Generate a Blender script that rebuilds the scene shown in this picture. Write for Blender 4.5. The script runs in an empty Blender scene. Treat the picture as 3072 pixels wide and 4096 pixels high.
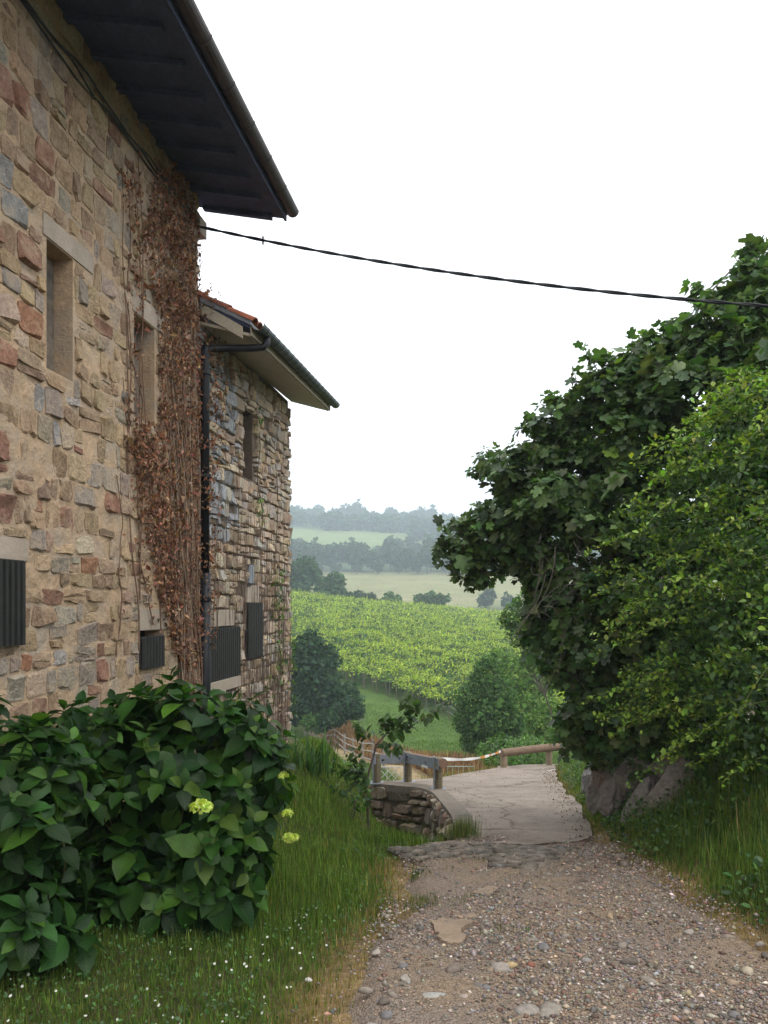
import bpy, math, random
import numpy as np
from mathutils import Vector, Matrix
rng = np.random.default_rng(7); random.seed(7)
SC = bpy.context.scene
COL = SC.collection

# ---------------- camera ----------------
EYE = 1.55                      # eye height in metres above the lane under the camera
F, CX, HY = 2900.0, 1536.0, 2424.0   # focal length, centre column, horizon row (photo pixels)
cam = bpy.data.cameras.new('camera'); cam_o = bpy.data.objects.new('camera', cam); COL.objects.link(cam_o)
cam.sensor_fit = 'VERTICAL'; cam.sensor_height = 36.0; cam.lens = 36.0*F/4096
cam.shift_y = (HY-2048.0)/4096.0
cam_o.location = (0, 0, EYE); cam_o.rotation_euler = (math.pi/2, 0, 0)
cam.clip_start = 0.05; cam.clip_end = 6000
SC.camera = cam_o

# ---------------- sky, sun, exposure ----------------
SUN_EL, SUN_AZ = 58.0, 120.0     # sun height; azimuth from +Y clockwise
world = bpy.data.worlds.new('World'); SC.world = world; world.use_nodes = True
nt = world.node_tree; nt.nodes.clear()
sky = nt.nodes.new('ShaderNodeTexSky'); sky.sky_type = 'NISHITA'; sky.sun_disc = False
sky.sun_elevation = math.radians(SUN_EL); sky.sun_rotation = math.radians(SUN_AZ)
sky.air_density = 1.0; sky.dust_density = 6.0; sky.ozone_density = 1.0; sky.altitude = 100
hs = nt.nodes.new('ShaderNodeHueSaturation'); hs.inputs['Saturation'].default_value = 0.12
mixc = nt.nodes.new('ShaderNodeMixRGB'); mixc.inputs[0].default_value = 0.72      # cloud veil over the sky
mixc.inputs[2].default_value = (13.5, 13.7, 14.2, 1)
bg = nt.nodes.new('ShaderNodeBackground'); bg.inputs['Strength'].default_value = 0.14
wo = nt.nodes.new('ShaderNodeOutputWorld')
nt.links.new(sky.outputs[0], hs.inputs['Color']); nt.links.new(hs.outputs[0], mixc.inputs[1])
nt.links.new(mixc.outputs[0], bg.inputs[0]); nt.links.new(bg.outputs[0], wo.inputs[0])
sun = bpy.data.lights.new('sun', 'SUN'); sun_o = bpy.data.objects.new('sun', sun); COL.objects.link(sun_o)
sun.energy = 0.9; sun.angle = math.radians(25); sun.color = (1.0, 0.95, 0.86)
el, az = math.radians(SUN_EL), math.radians(SUN_AZ)
sd = Vector((math.sin(az)*math.cos(el), math.cos(az)*math.cos(el), math.sin(el)))
sun_o.rotation_euler = (-sd).to_track_quat('-Z', 'Y').to_euler()
SC.view_settings.view_transform = 'Standard'; SC.view_settings.look = 'None'
SC.view_settings.gamma = 1.0; SC.view_settings.use_curve_mapping = False
SC.view_settings.exposure = 0.30
cy = SC.cycles
cy.max_bounces = 7; cy.diffuse_bounces = 3; cy.glossy_bounces = 2; cy.transmission_bounces = 4
cy.volume_bounces = 1; cy.transparent_max_bounces = 6
cy.use_denoising = True; cy.sample_clamp_indirect = 8

# ---------------- helpers ----------------
ORG = {}
def ray(px, py): return np.array([(px-CX)/F, 1.0, (HY-py)/F])
def at(px, py, y): return np.array([0, 0, EYE]) + ray(px, py)*y

def props(o, label=None, cat=None, group=None, kind=None):
    if label: o['label'] = label
    if cat: o['category'] = cat
    if group: o['group'] = group
    if kind: o['kind'] = kind
    return o
def thing(name, label, cat, loc, group=None):
    o = bpy.data.objects.new(name, None); COL.objects.link(o)
    o.empty_display_size = 0.2
    o.location = [float(c) for c in loc]; ORG[o] = np.array(loc, float)
    return props(o, label, cat, group)
def link(o, parent=None):
    COL.objects.link(o)
    if parent is not None:
        o.parent = parent; ORG[o] = ORG[parent]
    return o
def meshdata(name, V, Fc, mat, col=None, smooth=False, uv=None):
    me = bpy.data.meshes.new(name)
    V = np.asarray(V, np.float32)
    if isinstance(Fc, np.ndarray):
        n, k = Fc.shape
        me.vertices.add(len(V)); me.vertices.foreach_set('co', V.ravel())
        me.loops.add(n*k); me.loops.foreach_set('vertex_index', Fc.astype(np.int32).ravel())
        me.polygons.add(n); me.polygons.foreach_set('loop_start', (np.arange(n)*k).astype(np.int32))
        me.polygons.foreach_set('loop_total', np.full(n, k, np.int32))
        me.update(calc_edges=True)
    else:
        me.from_pydata(V.tolist(), [], Fc); me.update()
    if smooth: me.polygons.foreach_set('use_smooth', np.ones(len(me.polygons), bool))
    if col is not None:
        col = np.asarray(col, np.float32)
        if col.ndim == 1: col = np.repeat(col[None], len(V), 0)
        a = me.color_attributes.new('col', 'FLOAT_COLOR', 'POINT')
        c4 = np.ones((len(V), 4), np.float32); c4[:, :3] = col[:, :3]
        a.data.foreach_set('color', c4.ravel())
    if uv is not None:
        a = me.attributes.new('luv', 'FLOAT_VECTOR', 'POINT')
        u3 = np.zeros((len(V), 3), np.float32); u3[:, :2] = uv
        a.data.foreach_set('vector', u3.ravel())
    if mat: me.materials.append(mat)
    return me
def mk(name, V, Fc, mat, parent=None, col=None, smooth=False, uv=None, origin=None, kind=None):
    """one mesh object; V in world coordinates"""
    V = np.asarray(V, float)
    if parent is not None: org = ORG[parent]
    else: org = np.zeros(3) if origin is None else np.array(origin, float)
    o = bpy.data.objects.new(name, meshdata(name, V-org, Fc, mat, col, smooth, uv))
    link(o, parent)
    if parent is None:
        o.location = org; ORG[o] = org
    if kind: o['kind'] = kind
    return o
class MB:
    """collects simple solids into one mesh"""
    def __init__(s): s.v = []; s.f = []; s.c = []; s.n = 0
    def add(s, V, Fc, c=None):
        V = np.asarray(V, float); s.v.append(V)
        s.f += [[int(i)+s.n for i in f] for f in Fc]; s.n += len(V)
        s.c.append(np.repeat(np.array([c if c is not None else (1, 1, 1)], float), len(V), 0))
        return s
    def box(s, o, a, b, c_, c=None):
        """corner o, edge vectors a b c"""
        o, a, b, c_ = [np.array(q, float) for q in (o, a, b, c_)]
        V = [o, o+a, o+a+b, o+b, o+c_, o+a+c_, o+a+b+c_, o+b+c_]
        Fq = [(0, 3, 2, 1), (4, 5, 6, 7), (0, 1, 5, 4), (1, 2, 6, 5), (2, 3, 7, 6), (3, 0, 4, 7)]
        if np.dot(np.cross(a, b), c_) < 0: Fq = [f[::-1] for f in Fq]
        return s.add(V, Fq, c)
    def tube(s, pts, r, n=8, c=None, cap=True):
        V, Fq = tube(pts, r, n, cap); return s.add(V, Fq, c)
    def build(s, name, mat, parent=None, smooth=False, origin=None, kind=None):
        return mk(name, np.concatenate(s.v), s.f, mat, parent, col=np.concatenate(s.c), smooth=smooth, origin=origin, kind=kind)
def tube(pts, r, n=8, cap=True):
    P = np.asarray(pts, float); m = len(P)
    r = np.full(m, r) if np.isscalar(r) else np.asarray(r, float)
    T = np.gradient(P, axis=0); T /= np.linalg.norm(T, axis=1)[:, None]+1e-12
    up = np.array([0, 0, 1.0]) if abs(T[0][2]) < .9 else np.array([1.0, 0, 0])
    V = []
    A = np.cross(T[0], up); A /= np.linalg.norm(A)
    for i in range(m):
        A = A-T[i]*np.dot(A, T[i]); A /= np.linalg.norm(A)+1e-12
        B = np.cross(T[i], A)
        an = np.arange(n)*2*math.pi/n
        V.append(P[i]+r[i]*(np.cos(an)[:, None]*A+np.sin(an)[:, None]*B))
    V = np.concatenate(V); Fq = []
    for i in range(m-1):
        for k in range(n):
            Fq.append((i*n+k, i*n+(k+1) % n, (i+1)*n+(k+1) % n, (i+1)*n+k))
    if cap: Fq.append(tuple(range(n-1, -1, -1))); Fq.append(tuple((m-1)*n+k for k in range(n)))
    return V, Fq
def vnoise(x, y, s=1.0, seed=0):
    """cheap smooth 2-D noise in -1..1"""
    x = np.asarray(x, float)/s; y = np.asarray(y, float)/s
    r = np.random.default_rng(seed); out = 0
    for k in range(6):
        a = r.uniform(0, 6.28); f = r.uniform(.6, 1.9)
        out = out+np.sin(f*(x*math.cos(a)+y*math.sin(a))+r.uniform(0, 6.28)+1.3*np.sin(f*.7*(y*math.cos(a)-x*math.sin(a))+r.uniform(0, 6)))
    return out/6*1.6
def smooth(t): t = np.clip(t, 0, 1); return t*t*(3-2*t)
def rot_frames(Y, N):
    """frames with leaf axis Y and leaf normal close to N (arrays n x 3); columns X Y Z"""
    Y = Y/(np.linalg.norm(Y, axis=1)[:, None]+1e-9)
    X = np.cross(Y, N); X /= np.linalg.norm(X, axis=1)[:, None]+1e-9
    Z = np.cross(X, Y)
    return np.stack([X, Y, Z], axis=2)
def scatter_arrays(tv, tf, P, R, S, cols=None, tuv=None):
    """copies of template tv/tf at P with frames R and sizes S as one vertex/face array"""
    n = len(P); m = len(tv)
    S = np.asarray(S, float); S = S[:, None] if S.ndim == 1 else S
    loc = tv[None]*S[:, None, :]
    V = np.einsum('nij,nmj->nmi', R, loc)+P[:, None, :]
    Fc = (tf[None]+(np.arange(n)*m)[:, None, None]).reshape(-1, tf.shape[1])
    c = None if cols is None else np.repeat(cols, m, 0)
    u = None if tuv is None else np.tile(tuv, (n, 1))
    return V.reshape(-1, 3), Fc, c, u
def unit(n):
    v = rng.normal(size=(n, 3)); return v/np.linalg.norm(v, axis=1)[:, None]
def jitter_cols(base, n, dv=.25, dh=.12):
    base = np.array(base, float); base = base[rng.integers(0, len(base), n)] if base.ndim == 2 else np.repeat(base[None], n, 0)
    k = np.exp(rng.normal(0, dv, n))[:, None]
    return np.clip(base*k*(1+rng.normal(0, dh, (n, 3))), 0.002, .95)
def leaf_objects(parent, name, tv, tf, P, R, S, cols, mat, tuv=None, nobj=300, stuff='foliage', variants=6, score=None, smooth_=False, low=None):
    """the leaves that show largest become objects of their own, the rest one 'stuff' part"""
    n = len(P)
    if score is None: score = -(np.linalg.norm(P-np.array([0, 0, EYE]), axis=1))
    order = np.argsort(-score); big = order[:nobj]; rest = order[nobj:]
    meshes = []
    for k in range(variants if nobj else 0):
        c = cols[big[rng.integers(0, len(big))]]
        meshes.append(meshdata(name, tv, tf, mat, col=c, uv=tuv, smooth=smooth_))
    org = ORG[parent]
    for j, i in enumerate(big):
        o = bpy.data.objects.new(name, meshes[j % variants])
        M = Matrix.Identity(4); s = S[i] if np.ndim(S[i]) else (S[i],)*3
        for a in range(3):
            for b in range(3): M[a][b] = float(R[i][a][b]*s[b])
            M[a][3] = float(P[i][a]-org[a])
        link(o, parent); o.matrix_local = M
    if len(rest):
        if low is not None: tv, tf, tuv = low
        V, Fc, c, u = scatter_arrays(tv, tf, P[rest], R[rest], np.asarray(S)[rest], cols[rest], tuv)
        mk(stuff, V, Fc, mat, parent, col=c, uv=u, kind='stuff', smooth=smooth_)

# ---------------- materials ----------------
def mat_new(name):
    m = bpy.data.materials.new(name); m.use_nodes = True; t = m.node_tree
    b = t.nodes['Principled BSDF']; return m, t, b
def nd(t, typ, **kw):
    n = t.nodes.new(typ)
    for k, v in kw.items():
        if k in n.inputs: n.inputs[k].default_value = v
        else: setattr(n, k, v)
    return n
def ramp(t, src, stops):
    r = t.nodes.new('ShaderNodeValToRGB'); e = r.color_ramp.elements
    while len(e) < len(stops): e.new(.5)
    for q, (p, c) in zip(e, stops): q.position = p; q.color = (*c, 1) if len(c) == 3 else c
    t.links.new(src, r.inputs[0]); return r
def surf(name, color=None, attr=True, rough=.8, noise=((6, .25), (45, .3)), bump=.3, bump_scale=60, bump_dist=.01, metal=0, spec=.3, tint2=None, tint_scale=3, tint_lo=.5, tint_hi=.7, coords='Object'):
    """rough stone / wood / paint surface: colour from the 'col' attribute or a fixed colour, broken up by noise, with bump"""
    m, t, b = mat_new(name)
    tc = nd(t, 'ShaderNodeTexCoord')
    if attr: src = nd(t, 'ShaderNodeAttribute', attribute_name='col').outputs['Color']
    else: src = nd(t, 'ShaderNodeRGB'); src.outputs[0].default_value = (*color, 1); src = src.outputs[0]
    co = tc.outputs[coords]
    if coords == 'Object' and attr:
        geo = nd(t, 'ShaderNodeNewGeometry'); co = geo.outputs['Position']
    for sc, am in noise:
        n = nd(t, 'ShaderNodeTexNoise', Scale=sc, Detail=6.0, Roughness=.65); t.links.new(co, n.inputs['Vector'])
        mr = nd(t, 'ShaderNodeMapRange'); mr.inputs[1].default_value = .25; mr.inputs[2].default_value = .75
        mr.inputs[3].default_value = 1-am; mr.inputs[4].default_value = 1+am
        t.links.new(n.outputs[0], mr.inputs[0])
        mx = nd(t, 'ShaderNodeMixRGB', blend_type='MULTIPLY'); mx.inputs[0].default_value = 1
        t.links.new(src, mx.inputs[1]); t.links.new(mr.outputs[0], mx.inputs[2]); src = mx.outputs[0]
    if tint2 is not None:
        n = nd(t, 'ShaderNodeTexNoise', Scale=tint_scale, Detail=8.0, Roughness=.7); t.links.new(co, n.inputs['Vector'])
        r = ramp(t, n.outputs[0], [(tint_lo, (0, 0, 0)), (tint_hi, (1, 1, 1))])
        mx = nd(t, 'ShaderNodeMixRGB'); t.links.new(r.outputs[0], mx.inputs[0]); t.links.new(src, mx.inputs[1])
        mx.inputs[2].default_value = (*tint2, 1); src = mx.outputs[0]
    t.links.new(src, b.inputs['Base Color'])
    b.inputs['Roughness'].default_value = rough; b.inputs['Metallic'].default_value = metal
    b.inputs['Specular IOR Level'].default_value = spec
    if bump:
        n = nd(t, 'ShaderNodeTexNoise', Scale=bump_scale, Detail=8.0, Roughness=.7); t.links.new(co, n.inputs['Vector'])
        bp = nd(t, 'ShaderNodeBump', Strength=bump, Distance=bump_dist); t.links.new(n.outputs[0], bp.inputs['Height'])
        t.links.new(bp.outputs[0], b.inputs['Normal'])
    return m
def leafmat(name, rough=.45, trans=.3, spec=.4, veins=False, back=1.25):
    m, t, b = mat_new(name)
    src = nd(t, 'ShaderNodeAttribute', attribute_name='col').outputs['Color']
    geo = nd(t, 'ShaderNodeNewGeometry')
    n = nd(t, 'ShaderNodeTexNoise', Scale=9.0, Detail=4.0); t.links.new(geo.outputs['Position'], n.inputs['Vector'])
    mr = nd(t, 'ShaderNodeMapRange'); mr.inputs[1].default_value = .3; mr.inputs[2].default_value = .7; mr.inputs[3].default_value = .72; mr.inputs[4].default_value = 1.28
    t.links.new(n.outputs[0], mr.inputs[0])
    mx = nd(t, 'ShaderNodeMixRGB', blend_type='MULTIPLY'); mx.inputs[0].default_value = 1
    t.links.new(src, mx.inputs[1]); t.links.new(mr.outputs[0], mx.inputs[2]); src = mx.outputs[0]
    if veins:
        at_ = nd(t, 'ShaderNodeAttribute', attribute_name='luv'); sx = nd(t, 'ShaderNodeSeparateXYZ'); t.links.new(at_.outputs['Vector'], sx.inputs[0])
        ab = nd(t, 'ShaderNodeMath', operation='ABSOLUTE'); t.links.new(sx.outputs[0], ab.inputs[0])
        mu = nd(t, 'ShaderNodeMath', operation='MULTIPLY_ADD'); t.links.new(ab.outputs[0], mu.inputs[0]); mu.inputs[1].default_value = -9.0
        m2 = nd(t, 'ShaderNodeMath', operation='MULTIPLY'); t.links.new(sx.outputs[1], m2.inputs[0]); m2.inputs[1].default_value = 9.0
        t.links.new(m2.outputs[0], mu.inputs[2])
        fr = nd(t, 'ShaderNodeMath', operation='PINGPONG'); t.links.new(mu.outputs[0], fr.inputs[0]); fr.inputs[1].default_value = .5
        mn = nd(t, 'ShaderNodeMath', operation='MULTIPLY'); t.links.new(ab.outputs[0], mn.inputs[0]); mn.inputs[1].default_value = 7.0
        mi = nd(t, 'ShaderNodeMath', operation='MINIMUM'); t.links.new(fr.outputs[0], mi.inputs[0]); t.links.new(mn.outputs[0], mi.inputs[1])
        r = ramp(t, mi.outputs[0], [(.03, (1, 1, 1)), (.12, (0, 0, 0))])
        m3 = nd(t, 'ShaderNodeMixRGB', blend_type='SCREEN'); m3.inputs[2].default_value = (.016, .028, .006, 1)
        t.links.new(r.outputs[0], m3.inputs[0]); t.links.new(src, m3.inputs[1]); src = m3.outputs[0]
        bp = nd(t, 'ShaderNodeBump', Strength=.3, Distance=.004); t.links.new(mi.outputs[0], bp.inputs['Height']); t.links.new(bp.outputs[0], b.inputs['Normal'])
    t.links.new(src, b.inputs['Base Color'])
    b.inputs['Roughness'].default_value = rough; b.inputs['Specular IOR Level'].default_value = spec
    tr = nd(t, 'ShaderNodeBsdfTranslucent')
    g = nd(t, 'ShaderNodeMixRGB', blend_type='MULTIPLY'); g.inputs[0].default_value = 1; g.inputs[2].default_value = (1.5, 1.7, .7, 1)
    t.links.new(src, g.inputs[1]); t.links.new(g.outputs[0], tr.inputs[0])
    ms = nd(t, 'ShaderNodeMixShader'); ms.inputs[0].default_value = trans
    t.links.new(b.outputs[0], ms.inputs[1]); t.links.new(tr.outputs[0], ms.inputs[2])
    t.links.new(ms.outputs[0], t.nodes['Material Output'].inputs[0])
    return m
M = {}
M['stone'] = surf('stone', rough=.9, noise=((7, .3), (30, .4), (110, .3)), bump=1.0, bump_scale=30, bump_dist=.03, tint2=(.40, .305, .20), tint_scale=7, tint_lo=.50, tint_hi=.70)
M['stone2'] = surf('rubble_stone', rough=.92, noise=((8, .35), (35, .4), (120, .2)), bump=.9, bump_scale=30, bump_dist=.025, tint2=(.35, .35, .33), tint_scale=6, tint_lo=.52, tint_hi=.7)
M['mortar'] = surf('lime_mortar', color=(.44, .315, .20), attr=False, rough=.95, noise=((1.3, .22), (9, .22), (60, .25)), bump=.9, bump_scale=22, bump_dist=.03, tint2=(.36, .31, .25), tint_scale=2.2, tint_lo=.45, tint_hi=.7)
M['mortar2'] = surf('dark_joint', color=(.13, .10, .075), attr=False, rough=.95, noise=((3, .3), (30, .3)), bump=.8, bump_scale=25, bump_dist=.03)
M['concrete'] = surf('concrete_block', color=(.34, .285, .225), attr=False, rough=.9, noise=((3, .2), (40, .2)), bump=.35, bump_scale=50)
M['coping'] = surf('dirty_coping', color=(.20, .165, .13), attr=False, rough=.92, noise=((3, .3), (30, .3)), bump=.6, bump_scale=30, tint2=(.09, .085, .06), tint_scale=3, tint_lo=.5, tint_hi=.7)
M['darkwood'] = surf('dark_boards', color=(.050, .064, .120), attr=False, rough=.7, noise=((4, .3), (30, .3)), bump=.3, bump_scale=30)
M['slat'] = surf('dark_slats', color=(.020, .021, .019), attr=False, rough=.6, noise=((8, .3), (60, .3)), bump=.3, bump_scale=60)
M['recess'] = surf('plaster_infill', color=(.16, .135, .108), attr=False, rough=.95, noise=((2.5, .4), (12, .35)), bump=.5, bump_scale=20, tint2=(.06, .065, .06), tint_scale=1.8, tint_lo=.5, tint_hi=.75)
M['cream'] = surf('cream_paint', color=(.42, .37, .28), attr=False, rough=.7, noise=((2, .15), (20, .12)), bump=.15, bump_scale=30)
M['tile'] = surf('clay_tile', rough=.85, noise=((6, .25), (40, .3)), bump=.4, bump_scale=50, tint2=(.10, .09, .07), tint_scale=7, tint_lo=.55, tint_hi=.75)
M['gutter'] = surf('dark_gutter', color=(.045, .055, .06), attr=False, rough=.45, noise=((5, .3), (40, .2)), bump=.2, bump_scale=30, metal=.3)
M['gutter2'] = surf('brown_gutter', color=(.055, .045, .045), attr=False, rough=.5, noise=((5, .3), (40, .2)), bump=.15, bump_scale=30)
M['pipe'] = surf('black_pipe', color=(.009, .0095, .012), attr=False, rough=.5, noise=((6, .3),), bump=.1)
M['wood'] = surf('weathered_wood', rough=.85, noise=((5, .3), (40, .35)), bump=.5, bump_scale=40)
M['zinc'] = surf('galvanised_steel', color=(.25, .27, .30), attr=False, rough=.6, noise=((5, .25), (25, .2)), bump=.15, bump_scale=20, metal=.35, tint2=(.22, .24, .27), tint_scale=6)
M['paint'] = surf('flat_paint', rough=.7, noise=((20, .1),), bump=0)
M['leaf'] = leafmat('leaf')
M['gloss_leaf'] = leafmat('gloss_leaf', rough=.46, trans=.30, veins=True, spec=.2)
M['far_leaf'] = leafmat('far_leaf', rough=.7, trans=.3, spec=.15)
M['dry_leaf'] = leafmat('dry_leaf', rough=.75, trans=.2, spec=.2)
M['grass'] = leafmat('grass_blade', rough=.55, trans=.35, spec=.25)
M['bark'] = surf('bark', rough=.9, noise=((12, .35), (60, .35)), bump=.7, bump_scale=40)
M['rock'] = surf('outcrop_rock', rough=.9, noise=((3, .3), (14, .35), (70, .3)), bump=1.0, bump_scale=16, bump_dist=.05, tint2=(.30, .29, .27), tint_scale=5, tint_lo=.55, tint_hi=.72)
# ---------------- the house front line ----------------
ALF = math.atan2(446.0, F); DW = 4.0
dv = np.array([math.sin(ALF), math.cos(ALF), 0]); nv = np.array([-math.cos(ALF), math.sin(ALF), 0])
UP = np.array([0, 0, 1.0])
def W(s, z, off=0.0): return s*dv+(DW-off)*nv+UP*z          # point on the facade, off = towards the lane
def wall_sz(px, py, off=0.0):
    r = ray(px, py); t = (DW-off)/np.dot(r, nv); p = r*t
    return np.dot(p, dv), p[2]+EYE

# ---------------- terrain ----------------
PY = np.array([-40, 0, 8.3, 24, 45, 60, 75, 190, 205, 222, 270, 300, 330, 450, 520, 600, 650, 760, 1000, 1150, 1400, 2200])
PZ = np.array([6, 0, -1.245, -3.757, -8.3, -9.9, -9.7, .6, 1.0, .3, -2, .6, 3.5, 20.5, 30, 40, 55, 82, 118, 126, 110, 60.])
_yy = np.arange(-60, 2400, .5); _zz = np.interp(_yy, PY, PZ)
_k = np.ones(9)/9
_zs = np.convolve(np.pad(_zz, 4, mode='edge'), _k, 'valid')
_k2 = np.ones(61)/61; _zs2 = np.convolve(np.pad(_zz, 30, mode='edge'), _k2, 'valid')
_w = smooth((_yy-150)/60); _zs = _zs*(1-_w)+_zs2*_w
def zprof(y): return np.interp(y, _yy, _zs)
XLY = [-10, 0, 3.6, 4.5, 5.8, 8.2, 8.7, 9.2, 10.9, 13.9, 15.0, 15.8, 16.4, 16.9, 17.4, 18.0, 22.5, 24.5, 30, 40]
XLX = [-1.2, -.6, -.25, -.1, .2, .32, .9, 1.05, 1.17, 1.14, 1.09, .85, .25, -.2, .3, 1.2, 3.6, 4.7, 9, 20]
XRY = [-10, 0, 4.7, 8.3, 11.5, 17.7, 24, 30, 40]
XRX = [2.8, 2.6, 2.48, 2.5, 3.08, 4.18, 5.6, 11, 24]
def xl(y): return np.interp(y, XLY, XLX)
def xr(y): return np.interp(y, XRY, XRX)
def terrain(x, y):
    x = np.asarray(x, float); y = np.asarray(y, float)
    zr = zprof(y); L = xl(y); R = xr(y)
    z = zr.copy() if hasattr(zr, 'copy') else np.array(zr)
    # left: bank up to the house
    xw = .1538*y-4.046
    zw = -.087*y+.02
    t = np.clip((L-x)/np.maximum(L-xw, .6), 0, 1.6)
    bank = zr+(zw-zr)*smooth(np.minimum(t, 1))**(1+.7*smooth((y-8)/4))
    pit = 1.0*smooth((y-8.4)/2.2)*(1-smooth((y-16.6)/1.2))*smooth((L-x)/.18)*(1-smooth((L-x-1.0)/1.3))
    left_near = bank-pit
    left_far = zr-1.1*smooth((L-x-.15)/2.2)-.25*smooth((L-x)/.3)
    wf = smooth((y-16.5)/2.5)
    lf = left_near*(1-wf)+left_far*wf
    wfar = smooth((y-30)/10)
    lf = lf*(1-wfar)+zprof(y)*wfar
    # right: bank with outcrop
    d = x-R
    rise = np.interp(d, [0, .35, .8, 1.2, 1.7, 2.4, 3.6, 6, 20, 60], [0, .1, .38, .85, 1.35, 1.8, 2.2, 2.6, 3.0, 3.0])
    rg = zr+rise*(1-smooth((y-17)/14))
    z = np.where(x < L, lf, np.where(x > R, rg, zr))
    # the valley and hills
    far = smooth((y-40)/30)
    z = z+far*(np.clip(-x-8, 0, 60)*.03-np.clip(x-20, 0, 80)*.015)*(1-smooth((y-230)/40))
    z = z-.085*np.clip(x-3, -40, 60)*smooth((y-80)/110)*(1-smooth((y-225)/50))
    hill = smooth((y-420)/300)
    z = z+hill*(8*vnoise(x, y*.5, 120, 3)+np.clip(-x-60, -200, 200)*.05)
    z = z+smooth((y-45)/20)*(1-smooth((y-72)/10))*.35*vnoise(x, y, 4, 5)
    # tracks are smooth, verges are not
    rough = .03*vnoise(x, y, .35, 8)+.04*vnoise(x, y, 1.1, 9)
    off = np.minimum(np.abs(x-L), np.abs(x-R)); inside = (x > L) & (x < R)
    z = z+np.where(inside | (y > 45), 0, rough*smooth(off/.4))
    return z
def axis(lo, hi, fine_lo, fine_hi, step, grow):
    a = list(np.arange(fine_lo, fine_hi+1e-6, step))
    s = step
    while a[-1] < hi: s *= grow; a.append(a[-1]+s)
    s = step; b = []
    v = fine_lo
    while v > lo: s *= grow; v -= s; b.append(v)
    return np.array(b[::-1]+a)
gx = axis(-900, 900, -4.2, 5.6, .16, 1.085); gy = axis(-25, 2100, .5, 24, .17, 1.032)
GX, GY = np.meshgrid(gx, gy); GZ = terrain(GX, GY)
nyg, nxg = GX.shape
V = np.stack([GX, GY, GZ], -1).reshape(-1, 3)
ii = (np.arange(nyg-1)[:, None]*nxg+np.arange(nxg-1)[None]).reshape(-1)
Q = np.stack([ii, ii+1, ii+1+nxg, ii+nxg], 1)
# what grows where
X, Y = V[:, 0], V[:, 1]
C = np.zeros_like(V); C[:] = (.045, .075, .018)
def put(mask, col):
    m = np.clip(mask, 0, 1)[:, None]; C[:] = C*(1-m)+np.array(col)*m
nz = vnoise(X, Y, 1.5, 21); nz2 = vnoise(X, Y, .5, 22)
put((Y < 30)*.75, (.075, .058, .030))                                     # soil under the near grass
dl = xl(Y)-X; dr = X-xr(Y)
put(smooth(1-(dl-.05+.18*nz)/.35)*(dl > -.6)*(Y < 9)*.9, (.24, .165, .085))   # straw edge
put(smooth(1-(dr-.15+.22*nz)/.45)*(dr > -.6)*(Y < 9.5)*.9, (.24, .16, .08))
put((Y > 30)*(Y < 44)*1.0, (.05, .085, .02))
put(((Y >= 44) & (Y < 240))*1.0, (.075, .13, .025))
XF = -6.9+(63.2-Y)/3.8; track = smooth(1-np.abs(X-XF-1.0)/1.1)*(Y > 30)*(Y < 75)
put(smooth((X-XF-1.2)/.8)*(1-smooth((X-XF-4.6-.9*nz)/1.5))*(Y > 30)*(Y < 72), (.18, .095, .05))   # bracken
put(track*.9, (.36, .26, .15))
put(((Y >= 240) & (Y < 470))*1.0, (.21, .21, .095))                        # pale field
put(((Y >= 240) & (Y < 335))*smooth(.3+vnoise(X, Y, 16, 4))*.7, (.10, .13, .06))
put(smooth(1-np.abs(Y-338-.05*X)/7)*.7, (.30, .24, .15))
put(((Y >= 470) & (Y < 3000))*1.0, (.05, .08, .03))
put(smooth((Y-610)/20)*(1-smooth((Y-760)/25))*1.0, (.16, .21, .075))       # meadow on the hill
put(smooth((Y-960)/30)*smooth(vnoise(X, Y, 60, 12)+.2), (.13, .17, .08))
m, t, b = mat_new('ground_cover')
src = nd(t, 'ShaderNodeAttribute', attribute_name='col').outputs['Color']
geo = nd(t, 'ShaderNodeNewGeometry')
for sc, am in ((.06, .18), (.5, .25), (4, .3), (28, .35)):
    n = nd(t, 'ShaderNodeTexNoise', Scale=sc, Detail=5.0, Roughness=.7); t.links.new(geo.outputs['Position'], n.inputs['Vector'])
    mr = nd(t, 'ShaderNodeMapRange'); mr.inputs[1].default_value = .3; mr.inputs[2].default_value = .7; mr.inputs[3].default_value = 1-am; mr.inputs[4].default_value = 1+am
    t.links.new(n.outputs[0], mr.inputs[0])
    mx = nd(t, 'ShaderNodeMixRGB', blend_type='MULTIPLY'); mx.inputs[0].default_value = 1
    t.links.new(src, mx.inputs[1]); t.links.new(mr.outputs[0], mx.inputs[2]); src = mx.outputs[0]
t.links.new(src, b.inputs['Base Color']); b.inputs['Roughness'].default_value = .95; b.inputs['Specular IOR Level'].default_value = .1
n = nd(t, 'ShaderNodeTexNoise', Scale=18.0, Detail=8.0); t.links.new(geo.outputs['Position'], n.inputs['Vector'])
bp = nd(t, 'ShaderNodeBump', Strength=.8, Distance=.05); t.links.new(n.outputs[0], bp.inputs['Height']); t.links.new(bp.outputs[0], b.inputs['Normal'])
M['ground'] = m
g = mk('ground', V, Q, m, col=C, smooth=True); g['kind'] = 'structure'

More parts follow.
